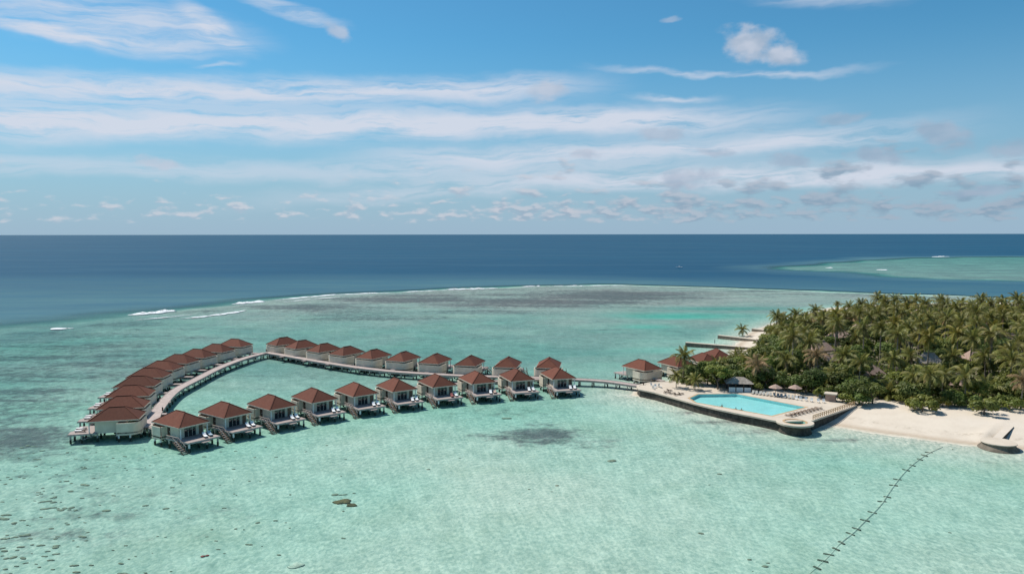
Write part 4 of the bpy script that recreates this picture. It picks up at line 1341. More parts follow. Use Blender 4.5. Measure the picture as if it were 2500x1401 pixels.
coral(1046, 1144, .45, CORAL[4], 'small dark coral lump alone between villas and the brown coral head')
coral(1828, 1361, .5, CORAL[1], 'small greenish coral lump near the lower end of the pipe')
coral(495, 1353, .8, coral_mesh(51, 2, M['coral_red']), 'small reddish coral piece lying on the sand')
for q in range(9):
    coral(112 + q * 9 + random.uniform(-3, 3), 1238 + random.uniform(-4, 4), random.uniform(.35, .75), CORAL[random.randrange(6)], 'brown coral head in the broken patch among scattered small heads', 'brown coral patch')
coral(12, 1263, .95, CORAL[2], 'brown elongated coral head beside the long broken coral ridge')
for q in range(7):
    coral(8 + q * 10 + random.uniform(-3, 3), 1311 - q * 1.7 + random.uniform(-2, 2), random.uniform(.35, .7), CORAL[random.randrange(6)], 'coral head in the long broken ridge on the sand', 'coral ridge')
rnd = random.Random(5)
cnt = 0
while cnt < 230:
    px = rnd.uniform(-60, 900) if rnd.random() < .85 else rnd.uniform(900, 2400); py = rnd.uniform(1085, 1400)
    dens = math.exp(-max(px - 60, 0) / 330.0) * (1.15 - (py - 1085) / 520.0)
    if px > 900: dens = .25
    if rnd.random() > dens: continue
    s = rnd.choice((.22, .28, .33, .4, .5, .7)) * (1.2 if px < 300 else .9)
    coral(px, py, s, CORAL[rnd.randrange(6)], 'small dark coral head scattered on the lagoon sand', 'small coral heads in the lagoon', rnd.uniform(.6, 1.0))
    cnt += 1

# ------------------------------------------------------------------ surf along the reef
def foam_material():
    m = bpy.data.materials.new('sea_foam'); m.use_nodes = True
    nt = NT(m.node_tree); bs = nt.n['Principled BSDF']
    bs.inputs['Base Color'].default_value = (.78, .80, .81, 1); bs.inputs['Roughness'].default_value = .9
    tc = nt.new('ShaderNodeTexCoord')
    n = nt.noise(nt.mapping(tc.outputs['Object'], (.45, 1, 1)), .55, 6.0, .7, .6)
    tr = nt.new('ShaderNodeBsdfTransparent'); mx = nt.new('ShaderNodeMixShader')
    nt.l.new(nt.ss(n, .30, .50), mx.inputs[0]); nt.l.new(tr.outputs[0], mx.inputs[1]); nt.l.new(bs.outputs[0], mx.inputs[2])
    nt.l.new(mx.outputs[0], nt.n['Material Output'].inputs[0])
    return m
FOAM = foam_material()
def breaker(p, wid, hgt, label, ragged=.5, seed=1):
    """a breaking wave: rounded ridge of white water"""
    rnd = random.Random(seed)
    P = [at(*q) for q in p]; pts = catmull(P, 2.5); fr = frames(pts)
    mb = MB(); rg = []; n = len(fr)
    for i, (q, d, s) in enumerate(fr):
        e = min(1, 5 * min(i + .25, n - 1 - i + .25) / n)
        w = wid * e * (1 + rnd.uniform(-ragged, ragged)); h = hgt * e * (1 + rnd.uniform(-ragged, ragged))
        rg.append([q + s * (w * a) + Vector((0, 0, max(.012, h * b))) for a, b in ((-.5, 0), (-.28, .75), (0, 1.0), (.22, .5), (.6, .10), (.9, 0), (.2, -.3))])
        rg[-1][-1].z = -.15
    mb.rings(rg)
    stuff(link('surf_foam', mb.mesh('surf_foam', FOAM, True)), label, 'surf')
breaker([(312, 769), (350, 766), (400, 761), (428, 757)], 5.0, .9, 'white breaking wave crest at the left of the reef', seed=1)
breaker([(566, 742.5), (600, 739.5), (645, 736)], 4.2, .8, 'white breaking wave crest midway along the reef', seed=2)
breaker([(665, 733), (740, 726), (830, 719), (968, 714)], 2.6, .3, 'long thin line of foam along the reef edge', .8, seed=3)
breaker([(440, 778), (500, 772), (560, 764), (602, 757)], 2.6, .25, 'lower foam line inside the reef edge', .7, seed=4)
breaker([(125, 802), (150, 802.5), (180, 801)], 2.4, .25, 'patch of foam over a shallow coral outcrop', .9, seed=5)
breaker([(1075, 708), (1120, 706.5), (1165, 705), (1220, 703.5)], 3.5, .6, 'broken foam line at the crown of the reef', .9, seed=6)
breaker([(1272, 700), (1300, 699), (1320, 698.5)], 3.5, .6, 'short foam line right of the crown of the reef', .8, seed=7)
breaker([(1395, 698), (1424, 697.5)], 3.5, .5, 'tiny foam line on the reef edge', .8, seed=8)
breaker([(330, 781), (420, 773), (470, 768)], 1.6, .12, 'thin wash behind the left breaker', .9, seed=12)
breaker([(690, 738), (760, 730), (850, 724)], 1.4, .1, 'thin wash inside the long foam line', .9, seed=13)
breaker([(1330, 698.3), (1385, 697.8), (1480, 697), (1560, 697.5)], 2.0, .2, 'faint foam along the right half of the reef edge', .9, seed=14)
breaker([(980, 713), (1030, 710.5), (1072, 708.5)], 2.0, .2, 'faint foam linking the foam lines at the reef crown', .9, seed=15)
breaker([(2275, 627.5), (2300, 626.5), (2320, 626.5)], 8, .7, 'foam line on the far reef', .7, seed=9)
breaker([(2020, 653.5), (2033, 654.5)], 5, .6, 'foam at the tip of the far reef', .7, seed=10)
breaker([(2140, 658.5), (2168, 659.5)], 4, .5, 'foam along the near side of the far reef', .7, seed=11)

# ------------------------------------------------------------------ motor boat out at sea
bp = at(1658, 653.5)
boat = link('motor_boat', None, loc=bp, rot=(0, 0, R(178)))
tag(boat, 'small white motor boat far out on the deep water', 'boat')
hl = MB(); rg = []
for x, w, zb in ((-4.2, 1.1, -.2), (-1.5, 1.35, -.3), (1.5, 1.2, -.3), (3.2, .7, -.1), (4.4, .06, .35)):
    rg.append([(x, -w, .95 + max(0, x) * .06), (x, -w * .75, zb * .3), (x, 0, zb), (x, w * .75, zb * .3), (x, w, .95 + max(0, x) * .06)])
hl.rings(rg)
link('hull', hl.mesh('boat_hull', M['hull']), boat)
link('cabin', MB().rings([[(-1.2, -.8, .9), (1.5, -.7, .95), (1.5, .7, .95), (-1.2, .8, .9)], [(-1.0, -.7, 1.9), (.8, -.6, 1.85), (.8, .6, 1.85), (-1.0, .7, 1.9)]]).mesh('boat_cabin', M['hull']), boat)
link('windscreen', MB().rings([[(1.46, -.55, 1.12), (1.52, -.55, 1.12), (1.52, .55, 1.12), (1.46, .55, 1.12)], [(.95, -.5, 1.74), (1.01, -.5, 1.74), (1.01, .5, 1.74), (.95, .5, 1.74)]]).mesh('boat_windscreen', M['glass']), boat)

# ------------------------------------------------------------------ vegetation
def in_veg(x, y):
    return float(poly_sdf(VEG, np.array([[x]]), np.array([[y]]))[0, 0])
def in_view(x, y, m=22):
    return x < 0.70 * y + m and y > 120

# ---- palm parts
def frond_mesh(elev, droop, L, seed, mat, name='palm_frond'):
    rnd = random.Random(seed)
    n = 12; pts = []; ang = elev; p = Vector((0.08, 0, 0))
    for i in range(n + 1):
        pts.append(p.copy())
        p = p + Vector((math.cos(R(ang)), 0, math.sin(R(ang)))) * (L / n)
        ang -= droop * (0.35 + 1.3 * i / n) / n * 1.25
    mb = MB()
    # mid rib
    mb.tube([pts[0], pts[5], pts[9]], [.055, .035, .012], 3, False)
    for i in range(1, n + 1):
        f = i / n
        ll = (0.34 + 0.86 * math.sin(math.pi * min(1, f * .93 + .07)) ** .8) * (L / 4.2)
        t = (pts[min(i + 1, n)] - pts[i - 1]).normalized()
        up = Vector((0, 1, 0)).cross(t) * -1
        if up.z < 0: up = -up
        for s in (-1, 1):
            side = Vector((0, s, 0))
            d = (side * .80 + t * (.42 + .3 * f) - up * (.18 + .30 * rnd.random()) - Vector((0, 0, .16 + .25 * rnd.random()))).normalized()
            a = pts[i] - t * (.16 * L / 4.2); b = pts[i] + t * (.16 * L / 4.2)
            tipp = pts[i] + d * ll * rnd.uniform(.85, 1.1)
            mb.quad(a, b, tipp + t * .05, tipp - t * .05)
    return mb.mesh(name, mat)
TIERS = [(78, 38, 3.3), (58, 62, 3.9), (40, 78, 4.3), (22, 84, 4.4), (4, 76, 4.3), (-18, 62, 4.0), (-48, 34, 3.4)]
FRONDS = {k: [[frond_mesh(e, d, L, 10 * i + j, M[k]) for j in range(2)] for i, (e, d, L) in enumerate(TIERS)] for k in ('frond', 'frond_yellow', 'frond_dry')}
HEART = multi_mesh('palm_heart', [(MB().lathe([(.17, -.55), (.26, -.1), (.2, .25), (.05, .6)], 7), M['coconut'])])

def trunk_mesh(seed):
    rnd = random.Random(seed)
    a = rnd.uniform(0, 6.28); lean = rnd.uniform(.02, .10)
    pts = []; rad = []
    for i in range(8):
        f = i / 7
        k = lean * (f ** 1.6)
        pts.append((math.cos(a) * k, math.sin(a) * k, f)); rad.append((.030 - .013 * f) if i else .042)
    return MB().tube(pts, rad, 7).mesh('palm_trunk', M['trunk'], True), Vector((math.cos(a) * lean, math.sin(a) * lean, 1.0))
TRUNKS = [trunk_mesh(i) for i in range(6)]

def palm(x, y, h, s, label, group=None, kind='frond', n=None, name='palm_tree'):
    z0 = ground_z(x, y) - .1
    rz = random.uniform(0, 6.28)
    t = link(name, None, loc=(x, y, z0), rot=(0, 0, rz))
    me, top = random.choice(TRUNKS)
    k = max(h, 1.0)
    wid = min(k, 10.0) * .9 + 1.2
    link('trunk', me, t, scale=(wid * .8, wid * .8, k))
    cx, cy = top.x * wid * .8, top.y * wid * .8
    cr = link('crown', HEART, t, loc=(cx, cy, k))
    n = n or random.randint(19, 24)
    ph = random.uniform(0, 6.28)
    for i in range(n):
        f = i / (n - 1)
        tier = min(6, int(f ** .85 * 6.4 + random.uniform(-.45, .45))) if f > .08 else 0
        tier = max(0, tier)
        kk = kind
        if tier == 6 and random.random() < .55: kk = 'frond_dry' if kind != 'frond_yellow' else kind
        fm = FRONDS[kk][tier][random.randrange(2)]
        sc_ = s * random.uniform(.88, 1.1)
        link('frond', fm, cr, rot=(random.uniform(-.1, .1), random.uniform(-.12, .12), ph + i * 2.39996 + random.uniform(-.2, .2)), scale=(sc_,) * 3)
    tag(t, label, 'palm tree', group)
    return t

# ---- broad leaved crowns
def crown_mesh(seed, rx, rz, leaves, size, mat, clumps, name='leaf_crown', hollow=.55):
    rnd = random.Random(seed); mb = MB()
    cl = []
    for k in range(clumps):
        a = rnd.uniform(0, 6.28); q = rnd.random() ** .5
        cx, cy = rx * .68 * q * math.cos(a), rx * .68 * q * math.sin(a)
        cz = rz * (rnd.uniform(-.35, .75) * (1 - .45 * q))
        cl.append((cx, cy, cz, rx * rnd.uniform(.26, .44)))
    for i in range(leaves):
        cx, cy, cz, r = cl[rnd.randrange(clumps)]
        v = Vector((rnd.gauss(0, 1), rnd.gauss(0, 1), rnd.gauss(0, 1)))
        if v.length < 1e-3: continue
        v.normalize()
        if v.z < -.45 and rnd.random() < .7: v.z = -v.z
        rr = r * (hollow + (1 - hollow) * rnd.random() ** .5) * rnd.uniform(.85, 1.18)
        p = Vector((cx, cy, cz)) + Vector((v.x * rr, v.y * rr, v.z * rr * .8))
        nrm = (v + Vector((rnd.uniform(-.7, .7), rnd.uniform(-.7, .7), rnd.uniform(-.2, .8)))).normalized()
        t = nrm.cross(Vector((rnd.uniform(-1, 1), rnd.uniform(-1, 1), rnd.uniform(-1, 1))))
        if t.length < 1e-3: continue
        t.normalize(); b = nrm.cross(t)
        s1 = size * rnd.uniform(.6, 1.25); s2 = s1 * rnd.uniform(.45, .7)
        mb.quad(p - t * s1 * .5, p + b * s2 * .5, p + t * s1 * .5, p - b * s2 * .5)
    return mb.mesh(name, mat)
def limb_mesh(seed, h, r, spread):
    rnd = random.Random(seed); mb = MB()
    mb.tube([(0, 0, -.3), (.05, .03, h * .3), (rnd.uniform(-.2, .2), rnd.uniform(-.2, .2), h * .62)], [r, r * .8, r * .6], 7)
    for k in range(5):
        a = k * 1.257 + rnd.uniform(-.3, .3); e = spread * rnd.uniform(.5, .85)
        mb.tube([(0, 0, h * .5), (math.cos(a) * e * .45, math.sin(a) * e * .45, h * .74), (math.cos(a) * e, math.sin(a) * e, h * rnd.uniform(.9, 1.05))], [r * .5, r * .33, r * .12], 5)
    return mb.mesh('tree_limbs', M['bark'], True)
CROWN = [crown_mesh(100 + i, 3.4, 2.5, 2300, .55, M['leaf'] if i < 4 else M['leaf_lime'], 15) for i in range(6)]
LIMB = [limb_mesh(200 + i, 5.0, .24, 2.6) for i in range(4)]
BUSH = [crown_mesh(300 + i, 1.9, 1.35, 900, .42, (M['leaf'], M['leaf_lime'], M['leaf'], M['leaf_lime'])[i], 9, 'bush_foliage') for i in range(4)]
BUSH_Y = crown_mesh(350, 1.9, 1.3, 900, .42, M['frond_yellow'], 9, 'bush_foliage')
BSTEM = MB().tube([(0, 0, -.2), (.05, 0, .5), (.1, .05, 1.0)], [.09, .07, .04], 5).tube([(0, 0, .1), (-.35, .2, .9)], [.06, .03], 5).tube([(0, 0, .1), (.2, -.4, .9)], [.06, .03], 5).mesh('bush_stem', M['bark'])

def tree(x, y, h, s, label, group=None, kind=None, limb=None):
    z0 = ground_z(x, y)
    t = link('broadleaf_tree', None, loc=(x, y, z0), rot=(0, 0, random.uniform(0, 6.28)))
    link('trunk', limb or random.choice(LIMB), t, scale=(s, s, h / 5.0))
    link('crown', CROWN[kind if kind is not None else random.randrange(6)], t, loc=(0, 0, h), scale=(s, s, s * random.uniform(.85, 1.1)))
    tag(t, label, 'tree', group)
    return t
def bush(x, y, s, label, group=None, kind=None, me=None):
    z0 = ground_z(x, y)
    t = link('shrub', None, loc=(x, y, z0), rot=(0, 0, random.uniform(0, 6.28)))
    link('stem', BSTEM, t, scale=(s, s, s))
    link('foliage', me or BUSH[kind if kind is not None else random.randrange(4)], t, loc=(0, 0, 1.0 * s), scale=(s, s, s))
    tag(t, label, 'shrub', group)
    return t

# ---- bungalows with pinkish roofs between the trees
HOUSES = []
def bungalow(px, py, zr, w, d, ang, label, mat='thatch', hh=3.2):
    p = at(px, py, zr)
    t = link('bungalow', None, loc=(p.x, p.y, 1.5), rot=(0, 0, R(ang)))
    ze = zr - 1.5 - hh * .62; zt = zr - 1.5 + .9
    hx, hy = w / 2, d / 2; rl = max(.6, hx - hy * .8)
    mb = MB(); c = [(-hx, -hy, ze), (hx, -hy, ze), (hx, hy, ze), (-hx, hy, ze)]; r0, r1 = (-rl, 0, zt), (rl, 0, zt)
    mb.quad(c[0], c[1], r1, r0); mb.tri(c[1], c[2], r1); mb.quad(c[2], c[3], r0, r1); mb.tri(c[3], c[0], r0); mb.quad(c[3], c[2], c[1], c[0])
    rf_ = link('roof', mb.mesh('bungalow_roof', M[mat]), t)
    link('ridge_cap', MB().beam((-rl - .2, 0, zt + .03), (rl + .2, 0, zt + .03), .4, .16).mesh('bungalow_ridge', M[mat]), rf_)
    link('wall', MB().box(-hx + .8, hx - .8, -hy + .8, hy - .8, -.3, ze - .01).mesh('bungalow_wall', M['cream']), t)
    link('door', MB().box(-.5, .5, -hy + .74, -hy + .81, 0, min(2.0, ze - .1)).mesh('bungalow_door', M['dark_wood']), t)
    tag(t, label, 'bungalow')
    HOUSES.append((p.x, p.y, max(w, d) * .5))
bungalow(2030, 868, 5.6, 10.5, 8.0, 35, 'large bungalow with a faded pink roof behind the tall palms')
bungalow(2003, 838, 6.2, 8.0, 6.5, 20, 'bungalow with a pale pink roof just beyond the largest one')
bungalow(2050, 812, 6.0, 9.0, 6.5, -10, 'bungalow with a tan roof in the left part of the palm grove')
bungalow(2102, 796, 6.6, 9.0, 6.5, 0, 'bungalow with a pink roof deep in the palm grove')
bungalow(2118, 893, 5.2, 8.0, 6.0, 15, 'small pink-roofed bungalow above the beach shrubs')
bungalow(2268, 868, 5.6, 8.0, 6.5, -25, 'grey-tan roofed bungalow below the yellow palm', 'thatch_grey')
bungalow(2252, 758, 7.0, 9.5, 6.5, 0, 'bungalow with a pink roof near the far shore of the island')
bungalow(2338, 918, 5.2, 7.0, 5.5, 40, 'small brown-pink roofed bungalow among palms near the beach')
bungalow(2382, 860, 5.8, 8.0, 6.0, 10, 'bungalow with a pale roof among the beach-side trees')
bungalow(2470, 820, 6.2, 8.5, 6.0, 0, 'bungalow with a pale pink roof in the far right grove')

ROOFS = ['largest pink roof', 'pale pink roof behind the largest', 'tan roof', 'pink roof deep in the grove', 'small pink roof above the shrubs', 'grey-tan roof',
         'far-shore pink roof', 'small brown-pink roof', 'pale beach-side roof', 'rightmost pale pink roof']
def blocked(x, y, h):
    """true when a plant here would hide a bungalow roof completely"""
    for hx, hy, r in HOUSES:
        d = math.hypot(hx, hy); ux, uy = hx / d, hy / d
        f = (x - hx) * -ux + (y - hy) * -uy
        l = abs((x - hx) * -uy + (y - hy) * ux)
        if -r < f < 1 + r and l < r + .8: return True
        if r <= f < r + 12 and l < r * .45 and h > 3.4 - .08 * f: return True
    return False

def top_limit(x, y, jit=0):
    """tallest plant that keeps the outline of the grove at the left tip"""
    px = 1250 + x / y * FPX
    lim = np.interp(px, [1600, 1690, 1740, 1800, 1850, 1875, 1895, 1930, 2050, 2120], [905, 880, 868, 858, 850, 815, 785, 772, 757, 742])
    return CAM_H - y * (lim + jit - 572) / FPX - 1.6

# ---- hand placed palms: photo x, y of the crown centre, forward distance, scale, label, kind
HAND = [
    (1651, 914, 196, .72, 'short palm with a bare leaning trunk on the paved corner', 'frond'),
    (1668, 866, 203, 1.0, 'tall dark palm rising in front of the half hidden villa', 'frond'),
    (1697, 926, 193, .72, 'low bushy palm at the back of the paved corner', 'frond'),
    (1832, 905, 201, .95, 'palm drooping over the grey thatched bar', 'frond'),
    (1872, 880, 214, .95, 'palm standing behind the pool bar', 'frond'),
    (1904, 922, 195, .92, 'yellowish palm overhanging the back of the pool', 'frond'),
    (1927, 832, 220, .95, 'very tall palm with a long pale trunk beyond the pool', 'frond'),
    (1999, 866, 204, .95, 'tan-leaved palm before the large pink roof', 'frond_dry'),
    (2036, 917, 193, .95, 'dark palm shading the small kiosk', 'frond'),
    (1812, 803, 310, .85, 'lone short palm on the stone groyne', 'frond'),
    (1893, 771, 292, 1.05, 'tallest palm at the left edge of the grove, against the sea', 'frond'),
    (1910, 778, 300, 1.0, 'second palm of the pair at the left edge of the grove', 'frond'),
    (1941, 768, 300, 1.05, 'broad palm right of the pair at the grove edge', 'frond'),
    (1990, 756, 318, 1.0, 'palm standing proud of the grove beside the far groyne', 'frond'),
    (2045, 742, 372, .62, 'thin lone palm with a bare trunk against the sea', 'frond_yellow'),
    (2248, 818, 240, 1.0, 'yellow-leaved palm in the middle of the grove', 'frond_yellow'),
    (2430, 797, 255, 1.0, 'bright green palm in the right of the grove', 'frond_yellow'),
    (2190, 822, 240, 1.0, 'palm left of the yellow-leaved one', 'frond'),
    (2094, 822, 245, 1.0, 'palm spreading over the tan roof', 'frond'),
    (2248, 928, 193, 1.15, 'broad palm with long drooping fronds above the yellow-green beach shrub', 'frond'),
    (2412, 946, 184, 1.2, 'broad palm with spreading fronds over the sprawling beach shrub', 'frond'),
    (2172, 957, 183, 1.05, 'young palm with upright fronds at the edge of the sand', 'frond'),
    (2296, 950, 188, 1.05, 'dark palm between the two beach shrubs', 'frond'),
    (2458, 868, 215, 1.0, 'yellow-green palm near the right side of the beach grove', 'frond_yellow'),
]
taken = []
for px, py, d, s, lb, kd in HAND:
    p = at_d(px, py, d)
    h = p.z - ground_z(p.x, p.y)
    palm(p.x, p.y, h, s, lb, 'coconut palms on the island', kd)
    taken.append((p.x, p.y))
SKY = [(2076, 748, 352), (2105, 742, 350), (2146, 726, 340), (2160, 735, 330), (2183, 731, 338), (2235, 731, 345), (2215, 736, 338), (2292, 733, 340), (2310, 740, 332), (2349, 741, 330),
       (2398, 731, 330), (2415, 740, 322), (2445, 733, 325), (2482, 727, 318), (2490, 737, 300), (2120, 748, 318), (2262, 740, 330), (2375, 748, 312), (2330, 748, 318), (2460, 748, 300), (2520, 728, 310), (2560, 735, 300)]
for px, py, d in SKY:
    p = at_d(px, py, d); h = min(max(p.z - ground_z(p.x, p.y), 6), 18)
    palm(p.x, p.y, h, random.uniform(1.0, 1.15), 'coconut palm on the far skyline of the grove', 'coconut palms on the island')
    taken.append((p.x, p.y))

def free(x, y, r):
    return all((x - a) ** 2 + (y - b) ** 2 > r * r for a, b in taken)
rnd = random.Random(21)
n_p = 0; tries = 0
while n_p < 190 and tries < 9000:
    tries += 1
    y = rnd.uniform(168, 400); x = rnd.uniform(45, .70 * y + 22)
    if in_veg(x, y) < 2.5 or not in_view(x, y) or not free(x, y, 5.6): continue
    deep = in_veg(x, y)
    h = rnd.uniform(7.0, 10.5) + min(deep, 30) * .10
    if y < 205: h *= .72
    h = min(h, top_limit(x, y, rnd.uniform(-6, 26)) - 2.2)
    if h < 2.2 or blocked(x, y, h): continue
    taken.append((x, y))
    kd = 'frond_yellow' if rnd.random() < .10 else ('frond_dry' if rnd.random() < .04 else 'frond')
    lb = {'frond_yellow': 'yellowing coconut palm', 'frond_dry': 'dry tan-fronded coconut palm', 'frond': 'green coconut palm'}[kd]
    near = [i for i, q in enumerate(HOUSES) if math.hypot(q[0] - x, q[1] - y) < 11]
    lb += (' beside the ' + ROOFS[near[0]]) if near else (
            ' along the beach front of the grove' if y < 205 else (' at the seaward rim of the grove' if deep < 9 else ' in the middle of the dense grove' if y < 270 else ' in the far half of the dense grove'))
    palm(x, y, h, rnd.uniform(.85, 1.12), lb, 'coconut palms on the island', kd, rnd.randint(17, 21))
    n_p += 1
# ---- broad leaved trees
for px, py, h, s, lb, kd in ((1985, 962, 4.6, 1.1, 'round dark green tree beside the white chairs', 0), (1752, 952, 4.6, 1.15, 'wide spreading tree with grey limbs left of the pool bar', 4),
                             (2098, 985, 3.8, 1.05, 'leafy tree at the top of the beach beyond the kiosk', 1), (2130, 985, 3.4, .95, 'small bare-stemmed tree at the sand edge', 2),
                             (1728, 940, 4.2, 1.0, 'lime green tree behind the low bushy palm', 5), (1700, 940, 3.6, .95, 'leafy tree before the half hidden villa', 1),
                             (1772, 938, 4.0, 1.1, 'green tree between the lime tree and the pool bar', 2), (1835, 945, 3.4, 1.0, 'leafy tree leaning over the right end of the pool bar', 0),
                             (1870, 950, 3.2, 1.0, 'leafy tree behind the grey sunbeds', 3), (1915, 955, 3.0, .95, 'leafy tree right of the yellowish pool palm', 1),
                             (1745, 925, 4.2, 1.1, 'tall leafy tree in front of the red shore roof', 3), (1690, 925, 3.8, .9, 'dark leafy tree at the jetty-side tip of the grove', 0)):
    p = at(px, py, 1.8)
    tree(p.x, p.y, h, s, lb, 'broadleaf trees on the island', kd); taken.append((p.x, p.y))
tk2 = []
n_t = 0; tries = 0
while n_t < 250 and tries < 12000:
    tries += 1
    y = rnd.uniform(172, 400); x = rnd.uniform(45, .70 * y + 22)
    dp = in_veg(x, y)
    if dp < 2.0 or not in_view(x, y): continue
    if any((x - a) ** 2 + (y - b) ** 2 < 22 for a, b in tk2): continue
    h = rnd.uniform(2.6, 5.4)
    if y < 200: h *= .75
    h = min(h, top_limit(x, y, 12) - 2.4)
    if h < 1.6 or blocked(x, y, h + 2.0): continue
    tk2.append((x, y))
    kd = rnd.randrange(6)
    lb = 'lime-green leafy tree' if kd > 3 else 'dark green leafy tree'
    near = [i for i, q in enumerate(HOUSES) if math.hypot(q[0] - x, q[1] - y) < 10]
    lb += (' beside the ' + ROOFS[near[0]]) if near else (' along the beach front of the grove' if y < 200 else (' behind the pool terrace' if y < 225 and x < 82 else
           (' at the seaward rim of the grove' if dp < 9 else ' filling the middle of the grove' if y < 270 else ' filling the far half of the grove')))
    tree(x, y, h, rnd.uniform(.85, 1.4), lb, 'broadleaf trees on the island', kd)
    n_t += 1
# ---- shrubs: named ones on the sand, then the edge of the grove
for px, py, s, lb, me in ((2252, 1004, 1.9, 'large rounded yellow-green shrub alone on the sand edge', BUSH[1]), (2235, 998, 1.3, 'yellow shrub leaning on the large rounded beach shrub', BUSH_Y),
                          (2301, 993, 1.1, 'small golden shrub right of the large rounded beach shrub', BUSH_Y),
                          (2403, 1011, 1.9, 'sprawling green shrub reaching furthest onto the beach', BUSH[0]), (2330, 990, 1.8, 'green shrub at the foot of the dark palm', BUSH[2]),
                          (2360, 993, 1.7, 'green shrub left of the sprawling beach shrub', BUSH[0]), (2007, 974, 1.35, 'bright round shrub beside the white chairs', BUSH[3]),
                          (2105, 990, 1.6, 'dark green shrub at the left end of the beach', BUSH[2]), (2465, 1000, 1.7, 'low shrub at the right end of the beach', BUSH[1]),
                          (2070, 984, 1.4, 'leafy shrub beside the kiosk', BUSH[1]), (1850, 955, 1.1, 'bright green shrub right of the pool bar', BUSH[3])):
    p = at(px, py, 1.8)
    bush(p.x, p.y, s, lb, 'shrubs along the sand', me=me)
n_b = 0; tries = 0
while n_b < 170 and tries < 9000:
    tries += 1
    y = rnd.uniform(160, 380); x = rnd.uniform(45, .70 * y + 20)
    dp = in_veg(x, y)
    if not (-.5 < dp < 14) or not in_view(x, y, 16): continue
    if y < 200 and x < 84 and dp < 2.0: continue
    if blocked(x, y, 2.2): continue
    kd = rnd.randrange(4)
    lb = ('lime-green' if kd % 2 else 'dark green') + ' leafy shrub ' + ('behind the pool terrace' if y < 225 and x < 82 else 'at the top of the beach' if y < 215 else 'along the far shore of the grove')
    bush(x, y, rnd.uniform(.7, 1.3), lb, 'shrubs along the grove edge', kd)
    n_b += 1
# ---- undergrowth too dense to count
ug = MB()
for i in range(46000):
    y = rnd.uniform(172, 400); x = rnd.uniform(48, .70 * y + 22)
    if fbm(np.array([x / 6.0]), np.array([y / 6.0]), 33)[0] < .36: continue
    p = Vector((x, y, 1.7 + rnd.random() ** 1.5 * 2.4))
    a = Vector((rnd.gauss(0, 1), rnd.gauss(0, 1), rnd.gauss(0, .6))).normalized(); b = a.cross(Vector((rnd.uniform(-1, 1), rnd.uniform(-1, 1), rnd.uniform(-.3, .3)))).normalized()
    s = rnd.uniform(.35, .7)
    ug.quad(p - a * s, p + b * s * .6, p + a * s, p - b * s * .6)
pts = np.array([v[:2] for v in ug.v[::4]]); keep = poly_sdf(VEG, pts[:, 0], pts[:, 1]) > 4.0
m2 = MB()
for i, k in enumerate(keep):
    if k: m2.quad(*ug.v[4 * i:4 * i + 4])
stuff(link('undergrowth', m2.mesh('undergrowth', M['leaf'])), 'dense leafy undergrowth below the palms', 'undergrowth')

# greenery behind the bathroom screens of two villas
for v, lb in ((rows['back'][9], 'leafy plant showing over the curved bathroom wall of the reef-row villa nearest the island'),
              (rows['left'][9], 'leafy plant behind the bathroom wall of the ocean-side villa farthest from the walkway corner')):
    p = local(v, -3.6, 2.6 if v is rows['back'][9] else 2.9)
    t = link('leafy_plant', None, loc=(p.x, p.y, DECK_Z))
    link('stem', BSTEM, t, scale=(.8, .8, 1.2))
    link('foliage', BUSH[3], t, loc=(0, 0, 1.65), scale=(.55, .55, .5))
    tag(t, lb, 'plant')

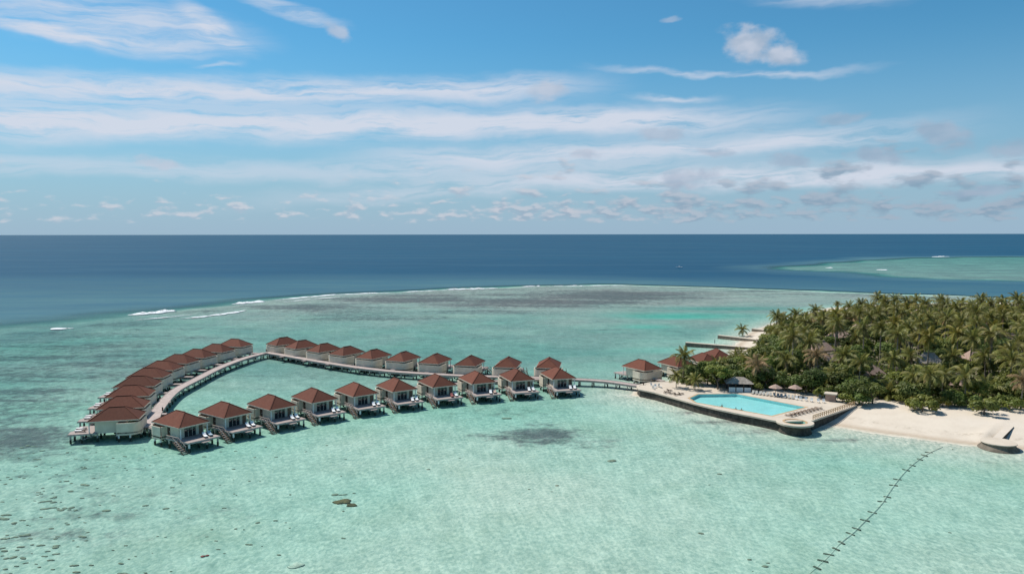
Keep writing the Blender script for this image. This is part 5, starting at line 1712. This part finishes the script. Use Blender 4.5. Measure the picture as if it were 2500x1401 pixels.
# ------------------------------------------------------------------ people (a few pixels each)
def person(loc, rotz, pose, label, cloth):
    """one continuous skinned body: pelvis, spine, neck, head, arms, legs"""
    if pose == 'stand':
        J = [(0, 0, .93), (0, 0, 1.18), (0, 0, 1.42), (0, 0, 1.52), (0, 0.02, 1.66), (.19, 0, 1.40), (.26, 0, 1.12), (.27, .06, .88), (-.19, 0, 1.40), (-.26, 0, 1.12), (-.27, .06, .88),
             (.10, 0, .88), (.11, .02, .48), (.11, 0, .08), (.11, .14, .04), (-.10, 0, .88), (-.11, .02, .48), (-.11, 0, .08), (-.11, .14, .04)]
    else:   # floating upright, arms out on the water, shoulders above the surface
        J = [(0, 0, -.55), (0, 0, -.28), (0, 0, -.06), (0, 0, .05), (0, .03, .20), (.20, 0, -.06), (.42, .12, -.04), (.62, .30, -.02), (-.20, 0, -.06), (-.42, .12, -.04), (-.62, .30, -.02),
             (.10, 0, -.58), (.12, -.15, -.62), (.12, -.3, -.64), (.12, -.36, -.64), (-.10, 0, -.58), (-.12, -.15, -.62), (-.12, -.3, -.64), (-.12, -.36, -.64)]
    Ed = [(0, 1), (1, 2), (2, 3), (3, 4), (2, 5), (5, 6), (6, 7), (2, 8), (8, 9), (9, 10), (0, 11), (11, 12), (12, 13), (13, 14), (0, 15), (15, 16), (16, 17), (17, 18)]
    rad = [.15, .14, .15, .06, .11, .065, .05, .035, .065, .05, .035, .09, .065, .045, .035, .09, .065, .045, .035]
    me = bpy.data.meshes.new('person_body'); me.from_pydata(J, Ed, []); me.materials.append(cloth)
    o = link('person', me, loc=loc, rot=(0, 0, rotz))
    md = o.modifiers.new('skin', 'SKIN')
    for i, sv in enumerate(me.skin_vertices[0].data):
        sv.radius = (rad[i], rad[i]); sv.use_root = (i == 0)
    md.use_smooth_shade = True
    o.modifiers.new('sub', 'SUBSURF').levels = 1
    hair = MB().lathe([(.10, .02), (.125, .07), (.11, .14), (.04, .18)], 10).mesh('hair', M['dark'], True)
    h = link('hair', hair, o, loc=(0, J[4][1] - .015, J[4][2] - .02))
    tag(o, label, 'person')
for px, py, lb, a in ((1765, 992, 'person swimming in the pool near its outer edge, arms spread', .4), (1799, 999.5, 'person resting at the outer pool edge, left of a companion', 2.6),
                      (1813, 1001.5, 'person resting at the outer pool edge, right of a companion', 2.9)):
    p = at(px, py, TER_Z - .13)
    person((p.x, p.y + .8, TER_Z - .13), a, 'swim', lb, M['skin'])
p = at(1745, 836, .3)
person((p.x, p.y, ground_z(p.x, p.y)), 1.0, 'stand', 'person standing in the shallows beside the long groyne', M['dark'])
